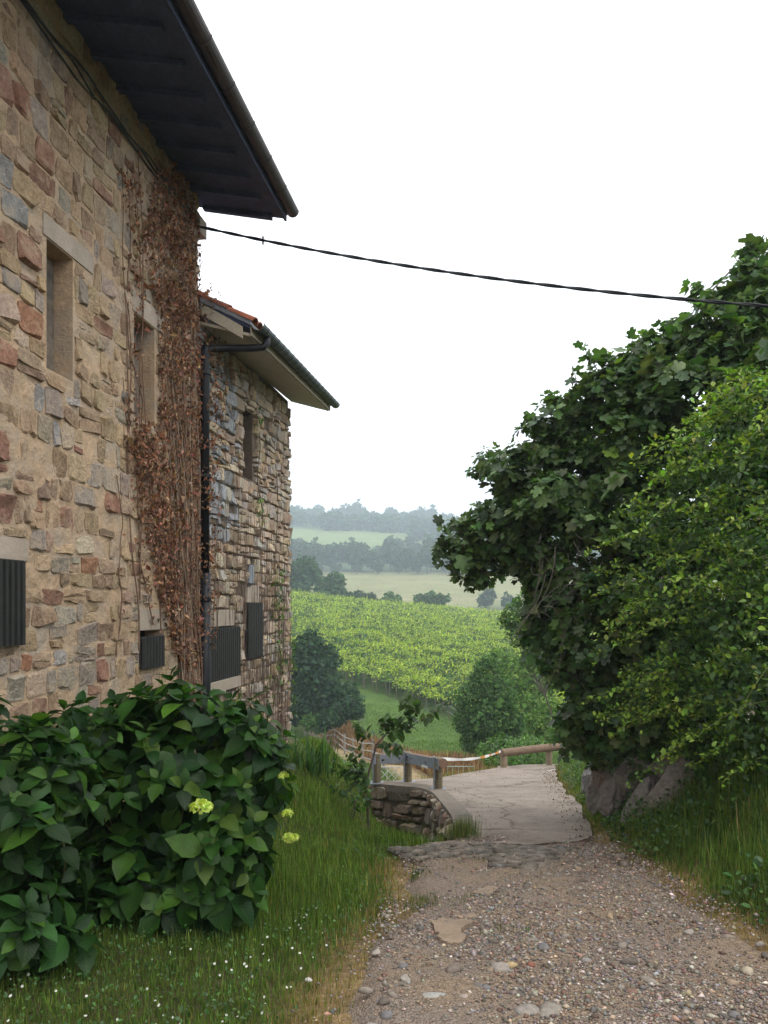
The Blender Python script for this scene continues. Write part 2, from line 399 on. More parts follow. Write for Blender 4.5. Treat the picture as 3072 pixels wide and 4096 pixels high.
# ---------------- the lane: gravel, cobbled strip, concrete ----------------
def strip(name, y0, y1, fl, fr, lift, mat, step=.12, nx=14, colf=None, edge=.0, relief=None, jag=0):
    ys = np.arange(y0, y1+1e-6, step); us = np.linspace(0, 1, nx)
    Lf = np.array([fl(y) for y in ys])+edge*vnoise(ys, ys*0, .35, 31); Rf = np.array([fr(y) for y in ys])+edge*vnoise(ys, ys*0+5, .35, 32)
    XX = Lf[:, None]*(1-us)+Rf[:, None]*us; YY = np.repeat(ys[:, None], nx, 1)
    if jag: YY = YY+jag*np.exp(-(YY-y0)/.4)*(vnoise(XX, YY*0, .16, 33)+.6*vnoise(XX, YY*0, .5, 34))
    ZZ = terrain(XX, YY)+lift
    if relief is not None:
        ZZ = ZZ+relief(XX, YY); em = np.minimum(us, 1-us)[None]*(Rf-Lf)[:, None]; ZZ = ZZ-.075*(1-smooth(em/.22))
    V = np.stack([XX, YY, ZZ], -1).reshape(-1, 3); ny = len(ys)
    i = (np.arange(ny-1)[:, None]*nx+np.arange(nx-1)[None]).reshape(-1)
    q = np.stack([i, i+1, i+1+nx, i+nx], 1)
    o = mk(name, V, q, mat, smooth=True); o['kind'] = 'structure'; return o
def gravel_mat():
    m, t, b = mat_new('gravel_track'); geo = nd(t, 'ShaderNodeNewGeometry'); co = geo.outputs['Position']
    v = nd(t, 'ShaderNodeTexVoronoi', Scale=75.0); t.links.new(co, v.inputs['Vector'])
    r = ramp(t, v.outputs['Color'], [(0, (.14, .105, .08)), (.35, (.22, .175, .14)), (.6, (.30, .245, .195)), (.8, (.25, .17, .125)), (1, (.35, .305, .26))])
    n = nd(t, 'ShaderNodeTexNoise', Scale=1.6, Detail=7.0, Roughness=.65); t.links.new(co, n.inputs['Vector'])
    r2 = ramp(t, n.outputs[0], [(.46, (0, 0, 0)), (.60, (1, 1, 1))])
    n3 = nd(t, 'ShaderNodeTexNoise', Scale=25.0, Detail=6.0); t.links.new(co, n3.inputs['Vector'])
    r3 = ramp(t, n3.outputs[0], [(.3, (.20, .148, .102)), (.7, (.37, .275, .19))])
    mx = nd(t, 'ShaderNodeMixRGB'); t.links.new(r2.outputs[0], mx.inputs[0]); t.links.new(r.outputs[0], mx.inputs[1]); t.links.new(r3.outputs[0], mx.inputs[2])
    t.links.new(mx.outputs[0], b.inputs['Base Color']); b.inputs['Roughness'].default_value = .95; b.inputs['Specular IOR Level'].default_value = .15
    bp = nd(t, 'ShaderNodeBump', Strength=.9, Distance=.02); t.links.new(v.outputs['Distance'], bp.inputs['Height']); bp.invert = True
    bp2 = nd(t, 'ShaderNodeBump', Strength=.6, Distance=.02); t.links.new(n3.outputs[0], bp2.inputs['Height']); t.links.new(bp.outputs[0], bp2.inputs['Normal'])
    t.links.new(bp2.outputs[0], b.inputs['Normal']); return m
def road_mat():
    m, t, b = mat_new('concrete_lane'); geo = nd(t, 'ShaderNodeNewGeometry'); co = geo.outputs['Position']
    src = None
    n = nd(t, 'ShaderNodeTexNoise', Scale=1.1, Detail=8.0, Roughness=.6); t.links.new(co, n.inputs['Vector'])
    r = ramp(t, n.outputs[0], [(.3, (.175, .14, .11)), (.5, (.26, .215, .175)), (.75, (.33, .275, .225))])
    n2 = nd(t, 'ShaderNodeTexNoise', Scale=70.0, Detail=4.0); t.links.new(co, n2.inputs['Vector'])
    r2 = ramp(t, n2.outputs[0], [(.32, (.55, .5, .48)), (.45, (1, 1, 1)), (.7, (1.1, 1.1, 1.1))])
    mx = nd(t, 'ShaderNodeMixRGB', blend_type='MULTIPLY'); mx.inputs[0].default_value = 1
    t.links.new(r.outputs[0], mx.inputs[1]); t.links.new(r2.outputs[0], mx.inputs[2])
    wn = nd(t, 'ShaderNodeTexNoise', Scale=2.5, Detail=4.0); t.links.new(co, wn.inputs['Vector'])
    va = nd(t, 'ShaderNodeVectorMath', operation='MULTIPLY_ADD'); t.links.new(wn.outputs['Color'], va.inputs[0]); va.inputs[1].default_value = (.5, .5, .5); t.links.new(co, va.inputs[2])
    vc = nd(t, 'ShaderNodeTexVoronoi', Scale=.38, feature='DISTANCE_TO_EDGE'); t.links.new(va.outputs[0], vc.inputs['Vector'])
    rc = ramp(t, vc.outputs['Distance'], [(.0, (.35, .3, .27)), (.006, (.55, .5, .46)), (.012, (1, 1, 1))])
    mc = nd(t, 'ShaderNodeMixRGB', blend_type='MULTIPLY'); mc.inputs[0].default_value = .8; t.links.new(mx.outputs[0], mc.inputs[1]); t.links.new(rc.outputs[0], mc.inputs[2])
    n5 = nd(t, 'ShaderNodeTexNoise', Scale=5.0, Detail=8.0, Roughness=.75); t.links.new(co, n5.inputs['Vector'])
    r5 = ramp(t, n5.outputs[0], [(.52, (1, 1, 1)), (.68, (.62, .56, .5))]); mx = nd(t, 'ShaderNodeMixRGB', blend_type='MULTIPLY'); mx.inputs[0].default_value = 1; t.links.new(mc.outputs[0], mx.inputs[1]); t.links.new(r5.outputs[0], mx.inputs[2])
    t.links.new(mx.outputs[0], b.inputs['Base Color']); b.inputs['Roughness'].default_value = .85; b.inputs['Specular IOR Level'].default_value = .25
    bp = nd(t, 'ShaderNodeBump', Strength=.5, Distance=.01); t.links.new(n2.outputs[0], bp.inputs['Height']); t.links.new(bp.outputs[0], b.inputs['Normal'])
    return m
M['gravel'] = gravel_mat(); M['lane'] = road_mat()
JY = 8.35                                                   # where the concrete starts
lanebump = lambda x, y: .042+.018*vnoise(x, y, .22, 41)+.025*vnoise(x, y, .8, 42)-.05*np.exp(-((x-1.9)/.3)**2)*.5
strip('gravel_track', -6, 8.6, lambda y: xl(y)-.06, lambda y: xr(y)+.06, .012, M['gravel'], step=.07, nx=60, edge=.12, relief=lanebump)
lane_o = strip('concrete_lane', JY, 34, lambda y: xl(y)+.02, lambda y: xr(y)+.05-.45*math.exp(-max(0, y-JY)/.55), .07, M["lane"], step=.2, nx=60, edge=.05, jag=.10)
# a faded white stripe on the concrete
a_, b_ = np.array([4.62, 20.6]), np.array([4.98, 21.3])
V = []
for (qx, qy) in (a_, b_, b_+[.10, -.02], a_+[.10, -.02]): V.append((qx, qy, float(terrain(qx, qy))+.076))
mk('paint_stripe', V, [(3, 2, 1, 0)], surf('white_paint', color=(.6, .58, .55), attr=False, noise=((8, .3),), bump=0), lane_o)
def pebble(n=1):
    """rounded stone template, 20 triangles"""
    p = (1+5**.5)/2
    v = np.array([(-1, p, 0), (1, p, 0), (-1, -p, 0), (1, -p, 0), (0, -1, p), (0, 1, p), (0, -1, -p), (0, 1, -p), (p, 0, -1), (p, 0, 1), (-p, 0, -1), (-p, 0, 1)], float)
    v /= np.linalg.norm(v[0])
    f = np.array([(0, 11, 5), (0, 5, 1), (0, 1, 7), (0, 7, 10), (0, 10, 11), (1, 5, 9), (5, 11, 4), (11, 10, 2), (10, 7, 6), (7, 1, 8), (3, 9, 4), (3, 4, 2), (3, 2, 6), (3, 6, 8), (3, 8, 9), (4, 9, 5), (2, 4, 11), (6, 2, 10), (8, 6, 7), (9, 8, 1)])
    return v, f
PV, PF = pebble()
OV = np.array([(1, 0, 0), (0, 1, 0), (-1, 0, 0), (0, -1, 0), (0, 0, 1), (0, 0, -1)], float)
OF = np.array([(0, 1, 4), (1, 2, 4), (2, 3, 4), (3, 0, 4), (1, 0, 5), (2, 1, 5), (3, 2, 5), (0, 3, 5)])
def ground_frames(n):
    a = rng.uniform(0, 6.283, n); z = np.zeros(n); o = np.ones(n)
    return np.stack([np.stack([np.cos(a), np.sin(a), z], 1), np.stack([-np.sin(a), np.cos(a), z], 1), np.stack([z, z, o], 1)], 2)
SC_COL = np.array([(.14, .115, .095), (.26, .22, .18), (.20, .16, .13), (.35, .305, .26), (.31, .23, .16), (.22, .135, .10), (.19, .18, .175)])
def gravel_pts(n, ymin, ymax):
    y = ymin+(ymax-ymin)*rng.random(n)**1.35
    u = rng.random(n); x = xl(y)-.12+u*(xr(y)-xl(y)+.24)+rng.normal(0, .05, n)
    dens = .55+.55*vnoise(x, y, .6, 51)+.3*vnoise(x, y, .18, 52)
    k = rng.random(n) < np.clip(dens, .06, 1); return x[k], y[k]
x, y = gravel_pts(68000, 2.6, 9.0)
k = ~((x < .95) & (x > .1) & (y > 5.3) & (y < 7.6) & (x < .22+.23*(y-5.2)+.3))
k |= rng.random(len(x)) < .4; x, y = x[k], y[k]; n = len(x)
s = np.exp(rng.normal(math.log(.0062), .5, n)).clip(.003, .024)
S = np.stack([s*rng.uniform(.8, 1.5, n), s*rng.uniform(.7, 1.1, n), s*rng.uniform(.4, .8, n)], 1)
P = np.stack([x, y, terrain(x, y)+.014+lanebump(x, y)+S[:, 2]*.3], 1)
V, Q, C, _ = scatter_arrays(OV+rng.normal(0, .12, OV.shape), OF, P, ground_frames(n), S, jitter_cols(SC_COL, n, .3, .06))
M['pebble'] = surf('pebbles', rough=.9, noise=((40, .3),), bump=.3, bump_scale=120)
props(mk('gravel', V, Q, M['pebble'], col=C, smooth=True), 'grey and brown loose gravel over the earth lane', 'gravel', kind='stuff')

# single loose stones; pixel spots of the striking ones, then more at random
def stone_mesh(seed, col, flat=.6):
    r = np.random.default_rng(seed)
    v = PV*np.array([1.25, .9, flat])*(1+r.normal(0, .13, (12, 1))); v = v+r.normal(0, .06, v.shape)
    # one subdivision for a rounder, chipped outline
    vv = list(v); cache = {}; ff = []
    def mid(a, b_):
        k = (min(a, b_), max(a, b_))
        if k not in cache: cache[k] = len(vv); vv.append((v[a]+v[b_])/2*1.12+r.normal(0, .03, 3))
        return cache[k]
    for a, b_, c in PF:
        ab, bc, ca = mid(a, b_), mid(b_, c), mid(c, a); ff += [(a, ab, ca), (b_, bc, ab), (c, ca, bc), (ab, bc, ca)]
    return meshdata('loose_stone', np.array(vv), np.array(ff), M['pebble'], col=np.clip(np.array(col)*(1+r.normal(0, .08, (len(vv), 1))), 0, 1))
spots = [(1915, 3985, .10, (.15, .13, .11), 'dark squarish stone lying on the brown earth of the lane'), (2290, 3990, .085, (.26, .19, .13), 'brown rounded stone on the bare earth of the lane'),
         (2090, 4022, .07, (.10, .09, .08), 'small blackish stone between the pebbles'), (2045, 3893, .085, (.38, .28, .15), 'flat yellowish stone among the gravel'),
         (2125, 3886, .06, (.22, .09, .06), 'small dark red stone on the gravel'), (1925, 3848, .06, (.08, .07, .06), 'small black stone standing up from the gravel'),
         (2110, 4090, .17, (.24, .21, .18), 'big pale grey stone half sunk in the lane'), (2200, 4092, .18, (.23, .20, .165), 'broad pale rounded stone half buried in the lane'),
         (1730, 4040, .13, (.30, .29, .26), 'long flat grey stone at the straw edge of the lane'), (1850, 4040, .11, (.34, .28, .24), 'long flat pinkish stone sunk in the lane'),
         (2440, 3690, .06, (.30, .22, .14), 'small ochre stone in the middle of the gravel'), (2350, 3880, .10, (.24, .22, .20), 'smooth grey stone half sunk in the gravel'),
         (1680, 3740, .08, (.11, .10, .09), 'flat dark stone at the grass edge by the concrete slab'), (2915, 3780, .08, (.25, .20, .16), 'brown stone at the right grass verge'),
         (2990, 3915, .10, (.40, .34, .25), 'pale cream stone beside the right verge'), (1235, 3950, .05, (.45, .42, .38), 'small pale stone lying in the lawn')]
def gp(px, py, ymin=1.5):
    """where the ray through a pixel meets the ground"""
    ys = np.arange(ymin, 140, .02); r = ray(px, py); zz = EYE+r[2]*ys; tt = terrain(r[0]*ys, ys)
    i = np.argmax(zz < tt); return np.array([r[0]*ys[i], ys[i], tt[i]])
for i, (px, py, s, c, lab) in enumerate(spots):
    p = gp(px, py); o = bpy.data.objects.new('loose_stone', stone_mesh(100+i, c, .55)); COL.objects.link(o)
    s *= .42
    o.location = p+np.array([0, 0, s*.05+.04]); o.scale = (s, s, s); o.rotation_euler = (0, 0, rng.uniform(0, 6.28)); props(o, lab, 'stone', 'loose stones on the lane')
base = [stone_mesh(200+i, SC_COL[i % len(SC_COL)]*.85, .55) for i in range(9)]
for i in range(120):
    yv = 3.1+4.8*rng.random()**1.5; xv = xl(yv)+rng.random()*(xr(yv)-xl(yv))
    if xv < .95 and 5.2 < yv < 7.7: continue
    s = float(np.exp(rng.normal(math.log(.026), .35))); o = bpy.data.objects.new('loose_stone', base[i % 9]); COL.objects.link(o)
    o.location = (xv, yv, float(terrain(xv, yv))+.012+s*.15+float(lanebump(xv, yv))); o.scale = (s, s, s); o.rotation_euler = (rng.uniform(-.2, .2), rng.uniform(-.2, .2), rng.uniform(0, 6.28))
    props(o, 'small loose stone lying on the gravel lane', 'stone', 'small stones on the lane')

# flat concrete slabs on the left of the lane
def slab(poly, name, lab):
    P0 = [gp(px, py) for px, py in poly]; P = []
    for a_, b_ in zip(P0, P0[1:]+P0[:1]):
        for q in range(4): P.append(a_+(b_-a_)*q/4+np.array([*rng.normal(0, .014, 2), 0]))
    top = [p+np.array([0, 0, .047]) for p in P]; bot = [p-np.array([0, 0, .08]) for p in P]; k = len(P)
    f = [tuple(range(k))]+[(i, i+k, (i+1) % k+k, (i+1) % k) for i in range(k)]
    a = np.array(top); 
    if np.cross(a[1]-a[0], a[2]-a[0])[2] < 0: f = [q[::-1] for q in f]
    o = mk(name, np.array(top+bot), f, M['slab'], origin=P[0]); props(o, lab, 'slab', 'slabs beside the lane')
M['slab'] = surf('slab_concrete', color=(.25, .185, .13), attr=False, rough=.9, noise=((5, .25), (50, .25)), bump=.4, bump_scale=60)
slab([(1898, 3594), (1960, 3600), (2030, 3596), (2026, 3580), (2018, 3570), (1960, 3567), (1925, 3571)], 'paving_slab', 'small flat concrete slab below the cobbled strip')
slab([(1800, 3685), (1850, 3698), (1905, 3692), (1955, 3650), (2008, 3606), (1950, 3601), (1890, 3607), (1850, 3640)], 'paving_slab', 'long worn concrete slab between the verge and the gravel')
slab([(1745, 3780), (1790, 3802), (1842, 3795), (1850, 3745), (1885, 3708), (1800, 3702), (1722, 3708), (1735, 3740)], 'paving_slab', 'broad tan concrete slab at the straw edge')

# cobbles set on edge across the lane, dished like a drain
cob = thing('cobbled_strip', 'dark cobbles set on edge across the lane below the concrete', 'cobbles', (1.2, 8.0, float(terrain(1.2, 8.0))))
cms = []
for i in range(8):
    r = np.random.default_rng(300+i); v = PV*np.array([.115, .026, .034])*(1+r.normal(0, .12, (12, 1)))
    cms.append(meshdata('cobble', v, PF, M['rock'], col=np.array([(.17, .15, .12), (.21, .18, .145), (.14, .125, .105), (.24, .205, .165)][i % 4])))
for row in range(25):
    for cidx in range(12):
        u = row/24; xx = .15+cidx*.20+rng.normal(0, .02)+.1*(row % 2); yy = 8.28-u*1.25-.16*((xx-1.0)/1.2)**2+rng.normal(0, .012)-.25*max(0, xx-1.6)*u
        if xx > 2.15-.75*u or xx < .12+.55*u*u or (u > .55 and abs(xx-.75) < .35) or rng.random() < .05: continue
        o = bpy.data.objects.new('cobble', cms[rng.integers(0, 8)]); link(o, cob)
        org = ORG[cob]; o.location = (xx-org[0], yy-org[1], float(terrain(xx, yy))+.016+float(lanebump(xx, yy))-org[2]+rng.normal(0, .006))
        o.rotation_euler = (rng.normal(0, .12), rng.normal(0, .06)+.09*(xx-1.1), rng.normal(-.05, .16)); s = rng.uniform(.8, 1.2); o.scale = (s, s*rng.uniform(.8, 1.3), s)
# ---------------- the two stone buildings ----------------
S_END, S0 = 9.35, 2.2          # main house runs to S_END, the lower wing on to S2
S2 = 13.9
def rect(pl, pr, pt, pb, off=0.0):
    """opening from pixels: left, right, top, bottom (heights read at the left jamb)"""
    s0, z1 = wall_sz(pl, pt, off); _, z0 = wall_sz(pl, pb, off); s1, _ = wall_sz(pr, pt, off)
    return [s0, s1, z0, z1]
win_up1 = rect(186, 291, 952, 1471); win_up2 = rect(536, 618, 1250, 1665)
gr_left = rect(-60, 72, 2235, 2575); gr_small = rect(558, 640, 2525, 2668)
OFF2 = -.06
win_slit = rect(967, 1008, 1625, 1903, OFF2); gr_big = rect(812, 934, 2512, 2722, OFF2); gr_narrow = rect(970, 1026, 2412, 2628, OFF2)
def wall_mesh(s0, s1, z0, z1, off, holes, depth, back, tess=None):
    """front with openings and reveals, plus sides and rear, one mesh; returns also recess panels"""
    ss = sorted({s0, s1, *[h[0] for h in holes], *[h[1] for h in holes]}); zz = sorted({z0, z1, *[h[2] for h in holes], *[h[3] for h in holes]})
    mb = MB()
    for a, b_ in zip(ss[:-1], ss[1:]):
        for c, d in zip(zz[:-1], zz[1:]):
            m = ((a+b_)/2, (c+d)/2)
            if any(h[0] < m[0] < h[1] and h[2] < m[1] < h[3] for h in holes): continue
            if tess is None: mb.add([W(a, c, off), W(b_, c, off), W(b_, d, off), W(a, d, off)], [(0, 1, 2, 3)]); continue
            na, nc = max(1, int((b_-a)/tess)), max(1, int((d-c)/tess)); A_, C_ = np.meshgrid(np.linspace(a, b_, na+1), np.linspace(c, d, nc+1)); A_, C_ = A_.ravel(), C_.ravel()
            dist = np.minimum(np.minimum(A_-a, b_-A_), np.minimum(C_-c, d-C_))
            dz = (.007*vnoise(A_, C_, .16, 401)+.006*vnoise(A_, C_, .05, 402)+.008*vnoise(A_, C_, .5, 403)+rng.normal(0, .0015, len(A_)))*smooth(dist/.05)
            V = A_[:, None]*dv+(DW-(off+dz))[:, None]*nv+C_[:, None]*UP; i_ = (np.arange(nc)[:, None]*(na+1)+np.arange(na)[None]).ravel()
            mb.add(V, np.stack([i_, i_+1, i_+na+2, i_+na+1], 1).tolist())
    for h in holes:
        a, b_, c, d = h; o2 = off-depth
        for (p, q) in (((a, c), (a, d)), ((a, d), (b_, d)), ((b_, d), (b_, c)), ((b_, c), (a, c))):
            mb.add([W(*p, off), W(*q, off), W(*q, o2), W(*p, o2)], [(0, 1, 2, 3)])
    bo = off-back
    mb.add([W(s0, z0, off), W(s0, z1, off), W(s0, z1, bo), W(s0, z0, bo), W(s1, z0, off), W(s1, z1, off), W(s1, z1, bo), W(s1, z0, bo)],
           [(0, 1, 2, 3), (7, 6, 5, 4), (3, 2, 6, 7), (1, 5, 6, 2)])
    return mb
def lay_stones(s0, s1, z0, z1, off, avoid, rh, rw, gap, seed, proud, palette, pw, skip=.08, split=.18, n_pt=10, Wf=None, skiplow=0):
    """rubble courses -> list of (verts, faces, colour, centre s z, area)"""
    r = np.random.default_rng(seed); out = []; z = z0; W = Wf or globals()['W']
    while z < z1:
        h = r.uniform(*rh); s = s0+r.uniform(-.1, 0); 
        while s < s1:
            w = min(r.uniform(*rw)*(.7 if r.random() < .3 else 1), s1-s+.02)
            cells = [(s, s+w, z, z+h)]
            if w > .12 and h > .11 and r.random() < split: k = r.uniform(.35, .65); cells = [(s, s+w, z, z+h*k), (s, s+w, z+h*k, z+h)]
            for (a, b_, c, d) in cells:
                ok = True
                for (ha, hb, hc, hd) in avoid:
                    if a < hb and b_ > ha and c < hd and d > hc:
                        if a < ha and ha-a > .07: b_ = ha
                        elif b_ > hb and b_-hb > .07: a = hb
                        elif c < hc and hc-c > .06: d = hc
                        elif d > hd and d-hd > .06: c = hd
                        else: ok = False
                if not ok or r.random() < skip+(skiplow if c < 3.4 else 0) or b_-a < .05 or d-c < .04: continue
                g = gap*r.uniform(.5, 1.5); hw, hh = (b_-a)/2-g/2, (d-c)/2-g/2
                if hw < .02 or hh < .015: continue
                cs, cz = (a+b_)/2+r.normal(0, .006), (c+d)/2+r.normal(0, .006)+.03*vnoise(a*1.0, c, 1.4, seed)
                an = np.arange(n_pt)*2*math.pi/n_pt+r.uniform(0, .6); e = r.uniform(.28, .52)
                px_ = np.sign(np.cos(an))*np.abs(np.cos(an))**e; py_ = np.sign(np.sin(an))*np.abs(np.sin(an))**e
                k = 1+r.normal(0, .07, n_pt); px_ = px_*k*hw+r.normal(0, .006, n_pt); py_ = py_*k*hh+r.normal(0, .006, n_pt)
                th = r.normal(0, .05); px_, py_ = px_*math.cos(th)-py_*math.sin(th), px_*math.sin(th)+py_*math.cos(th)
                pr = r.uniform(*proud); tilt = r.normal(0, .12, 2); bev = r.uniform(.74, .9)
                V = [W(cs+x_, cz+y_, off-.02) for x_, y_ in zip(px_, py_)]
                V += [W(cs+x_*.97, cz+y_*.97, off+pr*.45) for x_, y_ in zip(px_, py_)]
                V += [W(cs+x_*bev, cz+y_*bev, off+max(pr+x_*tilt[0]+y_*tilt[1]+r.normal(0, .0035), .004)) for x_, y_ in zip(px_, py_)]
                V.append(W(cs, cz, off+pr+r.normal(0.003, .004)))
                Fq = []
                for q in (0, 1):
                    for i in range(n_pt): j = (i+1) % n_pt; Fq.append((q*n_pt+i, q*n_pt+j, (q+1)*n_pt+j, (q+1)*n_pt+i))
                for i in range(n_pt): Fq.append((2*n_pt+i, 2*n_pt+(i+1) % n_pt, 3*n_pt))
                c_ = np.array(palette[r.choice(len(palette), p=pw)])*math.exp(r.normal(0, .12))*(1+r.normal(0, .03, 3)); c_ = (c_*.8+np.array(palette).mean(0)*.2)*np.array([1.06, 1.0, .92])
                out.append([np.array(V), Fq, c_, (cs, cz), hw*hh*4])
            s += w
        z += h
    return out
def emit_stones(stones, parent, mat, visible, n=300):
    order = sorted(range(len(stones)), key=lambda i: -(stones[i][4]*(1.0 if visible(*stones[i][3]) else 0.0)))
    rest = MB()
    for k, i in enumerate(order):
        V, Fq, c, _, _ = stones[i]
        if k < n: mk('stone', V, Fq, mat, parent, col=c)
        else: rest.add(V, Fq, c)
    if rest.n: rest.build('small_stones', mat, parent, kind='stuff')
def expand(h, m=.0, top=0, bot=0): return (h[0]-m, h[1]+m, h[2]-m-bot, h[3]+m+top)
def wbox(mb, s0, s1, z0, z1, o0, o1, c=None):
    """box on the facade from offset o0 out to o1"""
    p = W(s0, z0, o0); return mb.box(p, dv*(s1-s0), UP*(z1-z0), -nv*(o1-o0), c)

SOF_W, SOF_E, OVER = 7.10, 6.86, 1.14      # soffit height at the wall and at the eave, overhang
house = thing('stone_farmhouse', 'tall tan rubble-stone farmhouse with dark overhanging eave and creeper', 'house', W(7, -.6))
wl = wall_mesh(S0, S_END, -2.2, 7.14, 0, [win_up1, win_up2, gr_left, gr_small], .20, 7, tess=.042).build('wall', M['mortar'], house)
lint1 = [win_up1[0]-.06, win_up1[1]+.34, win_up1[3]+.012, win_up1[3]+.20]
lint2 = [win_up2[0]-.05, win_up2[1]+.22, win_up2[3]+.012, win_up2[3]+.24]
lint4 = rect(556, 662, 2437, 2520); lint4[2] = gr_small[3]+.01
lintL = [gr_left[0]-.1, gr_left[1]+.12, gr_left[3]+.012, gr_left[3]+.2]
avoid = [expand(h, .025) for h in (win_up1, win_up2, gr_left, gr_small)]+[expand(h, .012) for h in (lint1, lint2, lint4, lintL)]
pal1 = [(.33, .245, .155), (.39, .30, .19), (.25, .175, .12), (.23, .115, .08), (.30, .272, .235), (.265, .25, .23), (.34, .255, .19), (.40, .34, .265)]
pw1 = [.21, .15, .18, .05, .14, .06, .11, .10]
st = lay_stones(S0, S_END, -1.0, 7.1, 0, avoid, (.13, .29), (.13, .40), (.014), 11, (.004, .020), pal1, pw1, skip=.04, skiplow=.14)
marks = [(170, 640, (.27, .10, .06)), (28, 365, (.30, .12, .10)), (105, 1250, (.33, .11, .05)), (438, 795, (.27, .12, .09)), (100, 2610, (.36, .12, .06)), (37, 735, (.27, .30, .32)),
         (60, 780, (.25, .29, .31)), (75, 1080, (.24, .11, .09)), (150, 1110, (.52, .36, .17)), (20, 2030, (.24, .09, .07)), (100, 1925, (.17, .09, .065)), (160, 1955, (.13, .075, .06)), (285, 2080, (.28, .13, .09)),
         (430, 2060, (.27, .085, .055)), (540, 2125, (.25, .10, .085)), (370, 2215, (.33, .13, .06)), (405, 2670, (.26, .08, .055)), (295, 745, (.20, .13, .09)), (208, 280, (.16, .13, .125)), (165, 1655, (.26, .29, .31)), (215, 1700, (.27, .30, .33)),
         (480, 2250, (.29, .19, .10)), (240, 2680, (.33, .34, .35)), (265, 1610, (.47, .46, .46)), (480, 725, (.24, .25, .24))]
for px, py, c in marks:
    s_, z_ = wall_sz(px, py); j = min(range(len(st)), key=lambda i: (st[i][3][0]-s_)**2+(st[i][3][1]-z_)**2); st[j][2] = np.array(c)*.6+np.array((.33, .245, .165))*.4
emit_stones(st, wl, M['stone'], lambda s, z: s > 5.2 and z > .3)
for l in (lint1, lint2, lint4, lintL):
    mb = MB(); wbox(mb, l[0], l[1], l[2], l[3], -.1, .012); mb.build('lintel', M['concrete'], house)
for h in (win_up1, win_up2):
    mb = MB(); wbox(mb, h[0]-.02, h[1]+.02, h[2]-.02, h[3]+.02, -.25, -.198); mb.build('window_infill', M['recess'], house)
for h in (gr_left, gr_small):
    mb = MB(); wbox(mb, h[0]-.02, h[1]+.02, h[2]-.02, h[3]+.02, -.25, -.198); mb.build('dark_opening', M['slat'], house)
def grille(parent, h, n, off, proud=.045, drop=0.0, label=None):
    s0, s1, z0, z1 = h; z1 -= drop
    fr = MB(); wbox(fr, s0-.02, s1+.02, z0-.015, z1+.01, off+.012, off+.022)
    wbox(fr, s0-.035, s1+.035, z1-.03, z1+.012, off+.0225, off+.034); wbox(fr, s0-.03, s1+.03, z0-.02, z0+.02, off+.0225, off+.034)
    g = fr.build('grille', M['slat'], parent)
    w = (s1-s0+.03)/n
    for i in range(n):
        a = s0-.015+i*w; mb = MB()
        V = [W(a+.1*w, z0-.03, off+.035), W(a+.9*w, z0-.03, off+.035), W(a+.72*w, z0-.03, off+.035+proud), W(a+.28*w, z0-.03, off+.035+proud)]
        V += [v+UP*(z1-z0+.03) for v in V]
        mb.add(V, [(0, 1, 2, 3)[::-1], (4, 5, 6, 7), (0, 4, 7, 3)[::-1], (1, 5, 4, 0)[::-1], (2, 6, 5, 1)[::-1], (3, 7, 6, 2)[::-1]])
        mb.build('slat', M['slat'], g)
    return g
grille(house, gr_left, 6, 0, .04); grille(house, gr_small, 7, 0, .03, drop=.075)
# roof of the main house
R1E = 9.62
def roof1(off): return SOF_E+(OVER-off)*(SOF_W-SOF_E)/OVER if off > 0 else SOF_W-off*.26
mb = MB()
prof = [(OVER, roof1(OVER)), (0, roof1(0)), (-7.2, roof1(-7.2))]
for s_ in (S0-.5, R1E):
    pass
V = []
for s_ in (S0-.5, R1E):
    for o_, z_ in prof: V += [W(s_, z_, o_), W(s_, z_+.10, o_)]
n = 2*len(prof); Fq = []
for i in range(len(prof)-1):
    a = 2*i; Fq += [(a, a+2, n+a+2, n+a), (a+1, n+a+1, n+a+3, a+3)]
    Fq += [(a, a+1, a+3, a+2), (n+a, n+a+2, n+a+3, n+a+1)]
Fq += [(0, n, n+1, 1), (n-2, n-1, 2*n-1, 2*n-2)]
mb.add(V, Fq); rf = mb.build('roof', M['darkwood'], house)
sv = S0-.2
while sv < R1E-.02:
    mb = MB(); p0 = W(sv, roof1(OVER-.16)-.062, OVER-.16); p1 = W(sv, roof1(.0)-.062, 0.0)
    mb.box(p0, dv*.075, p1-p0, UP*.06); mb.build('rafter', M['darkwood'], rf); sv += .47
mb = MB(); mb.box(W(S0-.5, roof1(OVER)-.035, OVER+.002), dv*(R1E-S0+.5), -nv*.03, UP*.15); mb.build('fascia', M['darkwood'], rf)
def half_pipe(s0, s1, z0, z1, off, r, rib=None, n=9, th=.006):
    """half-round gutter open to the sky"""
    mb = MB(); m = 2 if rib is None else max(2, int((s1-s0)/rib)*4); V = []
    for i in range(m):
        s_ = s0+(s1-s0)*i/(m-1); z_ = z0+(z1-z0)*i/(m-1); rr = r*(1+(.09 if rib and i % 4 == 0 else 0))
        an = math.pi+np.linspace(0, math.pi, n)
        V += [W(s_, z_+rr*math.sin(a), off+rr*math.cos(a)) for a in an]+[W(s_, z_+(rr-th)*math.sin(a), off+(rr-th)*math.cos(a)) for a in an[::-1]]
    k = 2*n; Fq = []
    for i in range(m-1):
        for j in range(k): Fq.append((i*k+j, i*k+(j+1) % k, (i+1)*k+(j+1) % k, (i+1)*k+j))
    Fq += [tuple(range(k))[::-1], tuple((m-1)*k+j for j in range(k))]
    return mb.add(V, Fq)
half_pipe(S0-.5, R1E+.02, SOF_E+.10, SOF_E+.10, OVER+.115, .085).build('gutter', M['gutter2'], rf, smooth=False)
